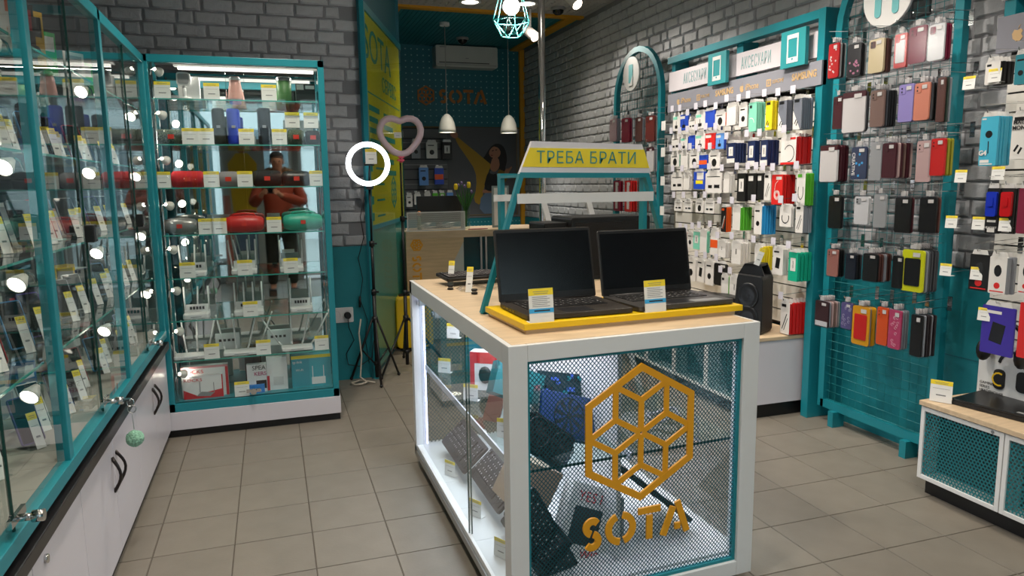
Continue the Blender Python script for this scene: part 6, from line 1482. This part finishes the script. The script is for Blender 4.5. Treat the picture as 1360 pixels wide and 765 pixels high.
for i, (dx, z, big) in enumerate(((-.095, .37, 1), (.03, .385, 1), (-.04, .43, 0), (.02, .42, 0), (-.01, .40, 0), (-.07, .41, 0), (.055, .35, 0))):
    MB().tube([(dx*.1, 0, .02), (dx*.2, .0, .2), (dx*.7, -.01, z*.75), (dx, -.01, z)], .0035, 6).build('stem', SG, b)
    f = MB()
    if big:
        for q in range(6):
            a = q*math.pi/3; Tq = Matrix.Translation((dx, -.01, z)) @ Matrix.Rotation(a, 4, 'Z')
            f.sph((.010, 0, .026), .02, 8, sc=(.5, .85, 1.5), T=Tq)
        f.build('tulip_head', PT, b)
    else: f.sph((dx, -.01, z), .012, 8, sc=(1, 1, 1.4)); f.build('flower_head', PU, b)
for k in range(12):
    a = k*2.4; u = Vector((math.cos(a), math.sin(a)*.5, 0)); f = MB(); w_ = Vector((-u.y, u.x, 0))*.014
    p0, p1, p2 = u*.015+Vector((0, 0, .17)), u*.06+Vector((0, 0, .27+.02*(k % 3))), u*(.085+.01*(k % 3))+Vector((0, 0, .33+.02*(k % 4)))
    f.add([p0-w_*.3, p0+w_*.3, p1+w_, p2, p1-w_], [(0, 1, 2, 3, 4)], 0); f.build('leaf', SG, b)
tag(MB().prism([(0, 0), (.12, -.01), (.2, .03), (.13, .07), (.02, .05)], 0, .006, axis='z').build('red_cloth', mat('dusty_red', '#8d3f44', .7), loc=(1.72, DY+.04, 1.001)), 'dusty red folded cloth on the desk by the vase', 'cloth')
# far wall things
t = thing('air_conditioner', 'white wall air conditioner under the teal ceiling', 'air conditioner', (2.37, YB-.03, 2.83))
b = MB().rbox(-.39, .39, -.20, 0, 0, .25, .02).build('housing', mat('ac_white', '#c4c4be', .4), t, bevel=.004)
MB().box(-.35, .28, -.203, -.199, .045, .055).build('air_slot', DGREY, t); MB().box(-.37, .37, -.202, -.199, .02, .035).build('vane', mat('ac_vane', '#aaaaa5', .4), t)
MB().box(-.02, .02, -.2035, -.2, .10, .108).box(-.34, -.26, -.2035, -.2, .225, .235).build('badge', GREY, t)
DG = mat('dull_gold_letter', '#a8661c', .5)
ws = thing('wall_lettering', 'gold SOTA lettering with hexagon emblem on the teal pegboard', 'sign', (0, YB-.034, 0))
b = MB(); hexlogo(b, 1.885, 2.505, .11, .018, -.014, 0); b.build('hexagon_emblem', DG, ws)
b = MB(); sota(b, 2.045, 2.415, .172, -.014, 0); b.build('gold_lettering', DG, ws)
po = thing('wall_poster', 'poster of a woman in a yellow jacket raising her arm', 'poster', (0, YB-.035, 0))
MB().box(2.14, 3.065, -.004, 0, 1.02, 2.125).build('sheet', mat('poster_grey', '#55565a', .6, noise=.15, scale=2), po)
MB().box(3.055, 3.06, -.008, -.004, 1.02, 2.12).box(2.2, 3.06, -.008, -.004, 1.02, 1.026).build('border_line', mat('ochre_line', '#8a6a28', .5), po)
def PX(p): return (2.2+(p[0]-271)*.002586, 2.133-(p[1]-260)*.0025)
def pp(name, pts, m, k, sm=True):
    q = [PX(p) for p in pts]
    if sm:      # one round of corner cutting softens the outline
        o = []
        for i in range(len(q)):
            a, c = q[i], q[(i+1) % len(q)]; o += [(a[0]*.75+c[0]*.25, a[1]*.75+c[1]*.25), (a[0]*.25+c[0]*.75, a[1]*.25+c[1]*.75)]
        q = o
    me = MB(); 
    q = q[::-1]
    me.add([(x, -.0042-.0004*k, z) for x, z in q], [tuple(range(len(q)))]); o = me.build(name, m, po)
    return o
SK = mat('print_skin', '#a9745a', .6); JK = mat('print_jacket', '#a5801c', .6); JK2 = mat('print_jacket_shade', '#80621a', .6); HR = mat('print_hair', '#1c1718', .6); JN = mat('print_jeans', '#5f7590', .6); BT2 = mat('print_black', '#131316', .6)
pp('printed_hair', [(474, 352), (500, 340), (530, 350), (548, 385), (552, 430), (540, 470), (546, 500), (520, 492), (500, 470), (470, 470), (452, 500), (432, 505), (412, 485), (400, 455), (412, 425), (432, 412), (444, 392), (458, 370)], HR, 0)
pp('printed_jacket', [(283, 300), (302, 312), (345, 348), (405, 395), (440, 425), (470, 450), (455, 480), (430, 560), (412, 658), (372, 632), (392, 560), (388, 478), (340, 405), (298, 345)], JK, 1)
pp('printed_jacket', [(498, 468), (545, 486), (560, 500), (548, 530), (520, 560), (512, 600), (494, 590)], JK2, 1)
pp('printed_neck', [(478, 405), (508, 412), (514, 462), (485, 490), (458, 468)], SK, 2)
pp('printed_top', [(452, 478), (470, 500), (500, 492), (498, 578), (462, 586), (425, 570)], BT2, 3)
pp('printed_waist', [(424, 572), (498, 578), (498, 596), (418, 594)], SK, 2)
pp('printed_jeans', [(414, 592), (498, 592), (506, 698), (402, 698)], JN, 4)
pp('printed_hand', [(262, 300), (268, 280), (284, 268), (292, 282), (304, 300), (296, 318), (278, 316)], SK, 2)
pp('printed_hand', [(536, 486), (546, 468), (560, 470), (574, 456), (578, 464), (566, 480), (556, 496), (542, 500)], SK, 2)
pp('printed_face', [(456, 388), (468, 366), (488, 354), (510, 362), (520, 390), (508, 412), (486, 418), (464, 408)], SK, 5)
pp('printed_hair', [(486, 346), (516, 346), (540, 372), (546, 430), (530, 470), (518, 420), (520, 384), (506, 362), (484, 356)], HR, 6)
pp('printed_mouth', [(466, 398), (478, 400), (477, 405), (467, 403)], mat('print_lips', '#7a3038', .6), 7, False)
pp('printed_eye', [(472, 378), (482, 374), (484, 378), (474, 382)], HR, 7, False); pp('printed_eye', [(490, 372), (500, 372), (500, 376), (491, 377)], HR, 7, False)
ci = [('grey white blister pack on the far slat board', (65, 335, 108, 420), 'grey', 'puck'), ('white pack with green foot on far slat board', (135, 340, 190, 420), 'white', 'puck'), ('dark lettered pack on the far slat board', (212, 338, 262, 425), 'black', 'label'),
      ('pale blue gadget pack on the far slat board', (97, 462, 143, 552), 'lightblue', 'puck'), ('deep blue pack on the far slat board', (172, 465, 218, 548), 'blue', 'orange'),
      ('white tag like pack at upper left of far slat board', (0, 285, 28, 318), 'white', 'plain'), ('white pack leftmost in the lowest row of far slat board', (32, 596, 62, 655), 'white', 'puck'), ('white pack second in the lowest row of far slat board', (70, 592, 102, 645), 'white', 'plain'),
      ('pale pack third in the lowest row of far slat board', (120, 588, 150, 616), 'white', 'earbuds'), ('green pack fourth in the lowest row of far slat board', (160, 588, 186, 616), 'green', 'plain'), ('green pack fifth in the lowest row of far slat board', (194, 588, 220, 616), 'green', 'label'), ('pale pack last in the lowest row of far slat board', (230, 586, 262, 616), 'lightblue', 'plain')]
for lab, (a, b0, c, d), col, art in ci:
    (x0, z1), (x1, z0) = PX((a, b0)), PX((c, d)); w_ = x1-x0; h_ = z1-z0
    t = thing('accessory_pack', lab, 'package', ((x0+x1)/2, 8.86, z1)); inst(packmesh(w_*.97, h_*.97, .03, col, col, art), 'front', t); inst(hangmesh(w_, h_, .03, .03, False), 'hang_tab', t)
    h = thing('display_hook', 'hook holding the '+lab, 'hook', ((x0+x1)/2, YB-.03, z1+.025)); MB().cyl((0, 0, 0), (0, -.13, 0), .003, 5).box(-.015, .015, -.003, 0, -.015, .015).build('prong', CHROME, h)
for k, z in enumerate((1.93, 1.66, 1.42, 1.20, 1.05)):
    tag(MB().box(1.45, 2.13, YB-.045, YB-.03, z, z+.008).build('shelf_rail', mat('pale_rail', '#9a9a98', .5)), 'thin pale rail across the far slat board, %s from top' % ORD[k], 'rail')
t = thing('poster_frame', 'small pale framed card standing at the right end of the desk', 'frame', (2.02, DY+.25, 1.0))
MB().box(0, .17, 0, .01, 0, .40).build('frame', mat('pale_frame', '#8fa0a4', .4), t); MB().box(.02, .15, -.001, 0, .02, .38).build('card', PAPER, t)
# ============================================================ photographer (seen in the mirror)
def skinmesh(name, verts, edges, root, mats, parent, sub=2, **k):
    me = bpy.data.meshes.new(name); me.from_pydata([v[:3] for v in verts], edges, [])
    o = bpy.data.objects.new('tmp', me); COL.objects.link(o)
    s = o.modifiers.new('skin', 'SKIN'); s.use_smooth_shade = True
    for i, v in enumerate(verts):
        r_ = v[3]; r2_ = v[4] if len(v) > 4 else r_
        me.skin_vertices[0].data[i].radius = (r_, r2_)
        me.skin_vertices[0].data[i].use_root = (i == root)
    u = o.modifiers.new('sub', 'SUBSURF'); u.levels = sub; u.render_levels = sub
    m2 = bpy.data.meshes.new_from_object(o.evaluated_get(bpy.context.evaluated_depsgraph_get()))
    bpy.data.objects.remove(o); m2.materials.clear()
    for m in (mats if isinstance(mats, list) else [mats]): m2.materials.append(m)
    return inst(m2, name, parent, **k)
PXX, PYY = .10, -.50
pe = thing('person', 'person in an orange brown jacket with fur hood taking a photo', 'person', (PXX, PYY, 0))
SKIN = mat('skin_tone', '#b98064', .55, bump=.05); JKT = mat('rust_jacket', '#8f3519', .7, noise=.12, bump=.3, bscale=30); TRS = mat('dark_trousers', '#1d2018', .8); FUR = mat('fur_trim', '#6d5138', .95, noise=.3, scale=60)
HX, HY = -PXX, -PYY      # the camera, in the person's space
hz = 1.36
hands = {-1: Vector((HX-.075, HY-.07, hz)), 1: Vector((HX+.075, HY-.07, hz))}
V = [(0, 0, .98, .15, .11), (0, .0, 1.15, .155, .115), (0, .0, 1.35, .17, .12), (0, -.01, 1.50, .11, .08), (0, .01, 1.58, .055), (0, .04, 1.66, .06), (0, .06, 1.74, .085, .095), (0, .05, 1.81, .07, .08)]
E = [(0, 1), (1, 2), (2, 3), (3, 4), (4, 5), (5, 6), (6, 7)]
def addv(v, p): V.append(v); E.append((p, len(V)-1)); return len(V)-1
for s in (-1, 1):
    sh = addv((s*.20, 0, 1.50, .065), 3); el = addv((s*.30, .10, 1.20, .048), sh)
    w_ = hands[s]; wr_ = addv((w_.x+s*.03, w_.y-.03, w_.z-.04, .03), el); pm = addv((w_.x, w_.y, w_.z, .032, .022), wr_)
    hp_ = addv((s*.10, 0, .90, .10), 0); kn = addv((s*.12, .03, .50, .065), hp_); an = addv((s*.13, -.02, .09, .042), kn); addv((s*.14, .12, .045, .038, .03), an)
    for q in range(4):
        b0 = Vector((w_.x-s*.005, w_.y+.012, w_.z+.022-.016*q)); L_ = (.026, .030, .028, .022)[q]
        k1 = addv((b0.x-s*.0, b0.y+.018, b0.z, .0095), pm); k2 = addv((b0.x-s*L_*.6, b0.y+.040, b0.z+.002, .0088), k1); addv((b0.x-s*L_*1.4, b0.y+.042, b0.z+.002, .0078), k2)
    k1 = addv((w_.x-s*.015, w_.y-.005, w_.z-.018, .011), pm); addv((w_.x-s*.04, w_.y+.004, w_.z-.006, .0095), k1)
skinmesh('body', V, E, 0, SKIN, pe, 2)
V = [(0, 0, .80, .19, .14), (0, 0, 1.0, .20, .15), (0, .0, 1.2, .205, .155), (0, .0, 1.38, .205, .15), (0, -.01, 1.52, .12, .10)]; E = [(0, 1), (1, 2), (2, 3), (3, 4)]
for s in (-1, 1):
    w_ = hands[s]; sh = addv((s*.205, 0, 1.49, .09), 3); el = addv((s*.315, .09, 1.20, .075), sh); m1 = addv(((s*.315+w_.x+s*.03)/2, (.09+w_.y-.03)/2, (1.2+w_.z-.04)/2, .066), el); addv((w_.x+s*.038, w_.y-.05, w_.z-.05, .048), m1)
skinmesh('jacket', V, E, 1, JKT, pe, 2)
V = [(0, 0, .92, .15, .12)]; E = []
for s in (-1, 1): hp_ = addv((s*.10, 0, .84, .115), 0); kn = addv((s*.12, .03, .50, .085), hp_); addv((s*.13, -.02, .12, .065), kn)
skinmesh('trousers', V, E, 0, TRS, pe, 2)
for s in (-1, 1): MB().rbox(s*.14-.05, s*.14+.05, -.09, .20, 0, .09, .02, axis='z').build('boot', BLACK, pe, bevel=.015)
b = MB(); rr = random.Random(4)
for k in range(46):
    a = R(-150+300*k/45); u = Vector((math.sin(a)*.20, -.02-.03*abs(math.cos(a)), 1.57-math.cos(a)*-.06)); c = Vector((math.sin(a)*.20, .06 if abs(math.degrees(a)) > 90 else -.03, 1.55+.085*math.cos(a)))
    b.sph(c, .045, 6, sc=(rr.uniform(.8, 1.2), rr.uniform(.8, 1.2), rr.uniform(.8, 1.3)))
b.build('fur_hood', FUR, pe)
b = MB().sph((0, .035, 1.80), .092, 16, sc=(.95, 1.05, .78)).sph((0, .0, 1.755), .09, 16, sc=(.98, .9, 1.0)); b.build('hair', mat('dark_hair', '#17120f', .8), pe)
b = MB().sph((0, .152, 1.715), .014, 8, sc=(1, 1.3, 1.4)); b.build('nose', SKIN, pe)
MB().sph((-.032, .135, 1.74), .010, 8).sph((.032, .135, 1.74), .010, 8).build('eyes', mat('eye_dark', '#1a1412', .3), pe)
MB().box(-.022, .022, .138, .146, 1.675, 1.681).build('mouth', mat('lip_tone', '#8a4a42', .5), pe)
for s in (-1, 1): MB().sph((s*.088, .05, 1.725), .018, 8, sc=(.4, .8, 1.4)).build('ear', SKIN, pe)
cmr = thing('photo_camera', 'black camera held in both hands by the person', 'camera', (0, -.035, 1.372))
MB().rbox(-.062, .062, -.035, .0, -.038, .038, .008).rbox(-.02, .02, -.035, .0, .036, .052, .006).build('body', BLACK, cmr, bevel=.002)
MB().cyl((0, -.001, 0), (0, .018, 0), .026, 16).build('lens', BLACKG, cmr)
# banner by the entrance, also only met in the mirror
bn = thing('entrance_banner', 'tall banner with a person in yellow jacket and jeans by the entrance', 'banner', (-.36, -1.72, 0), R(180))
MB().box(-.30, .30, 0, .01, .05, 2.1).build('sheet', mat('banner_pale', '#a9b0ac', .6), bn); MB().box(-.32, .32, -.06, .08, 0, .05).build('base', STEEL, bn)
for nm, pts, m in (('printed_jacket', [(-.16, 1.05), (.16, 1.05), (.20, 1.75), (.08, 1.9), (-.08, 1.9), (-.20, 1.75)], mat('banner_yellow', '#d8b21c', .6)), ('printed_jeans', [(-.15, .1), (-.02, .1), (0, .8), (.02, .1), (.15, .1), (.16, 1.06), (-.16, 1.06)], JN), ('printed_backdrop', [(.16, .1), (.29, .1), (.29, 1.3), (.2, 1.3)], mat('banner_pink', '#c07868', .6))):
    MB().prism(pts, -.002, 0).build(nm, m, bn)
MB().sph((0, -.003, 1.98), .07, 12, sc=(1, .02, 1.2)).build('printed_head', SK, bn)
# ============================================================ put every root at the base of its thing
def rebase(names=()):
    for o in list(COL.objects):
        if o.type == 'EMPTY' and o.parent is None and o.location.length < 1e-6 and o.rotation_euler.to_matrix().is_identity if False else False: pass
bpy.context.view_layer.update()
for o in list(COL.objects):
    if o.type != 'EMPTY' or o.parent is not None or not o.children: continue
    if abs(o.location.x) > 1e-6 and abs(o.location.y) > 1e-6: continue
    if any(abs(a) > 1e-6 for a in o.rotation_euler): continue
    lo_ = Vector((1e9,)*3); hi_ = -lo_
    for c in o.children:
        if c.type != 'MESH': continue
        for v in c.bound_box:
            p = c.location+(c.rotation_euler.to_matrix() @ Vector(v)); lo_ = Vector(map(min, lo_, p)); hi_ = Vector(map(max, hi_, p))
    sft = Vector(((lo_.x+hi_.x)/2, (lo_.y+hi_.y)/2, lo_.z))
    for c in o.children: c.location = c.location-sft
    o.location = o.location+sft
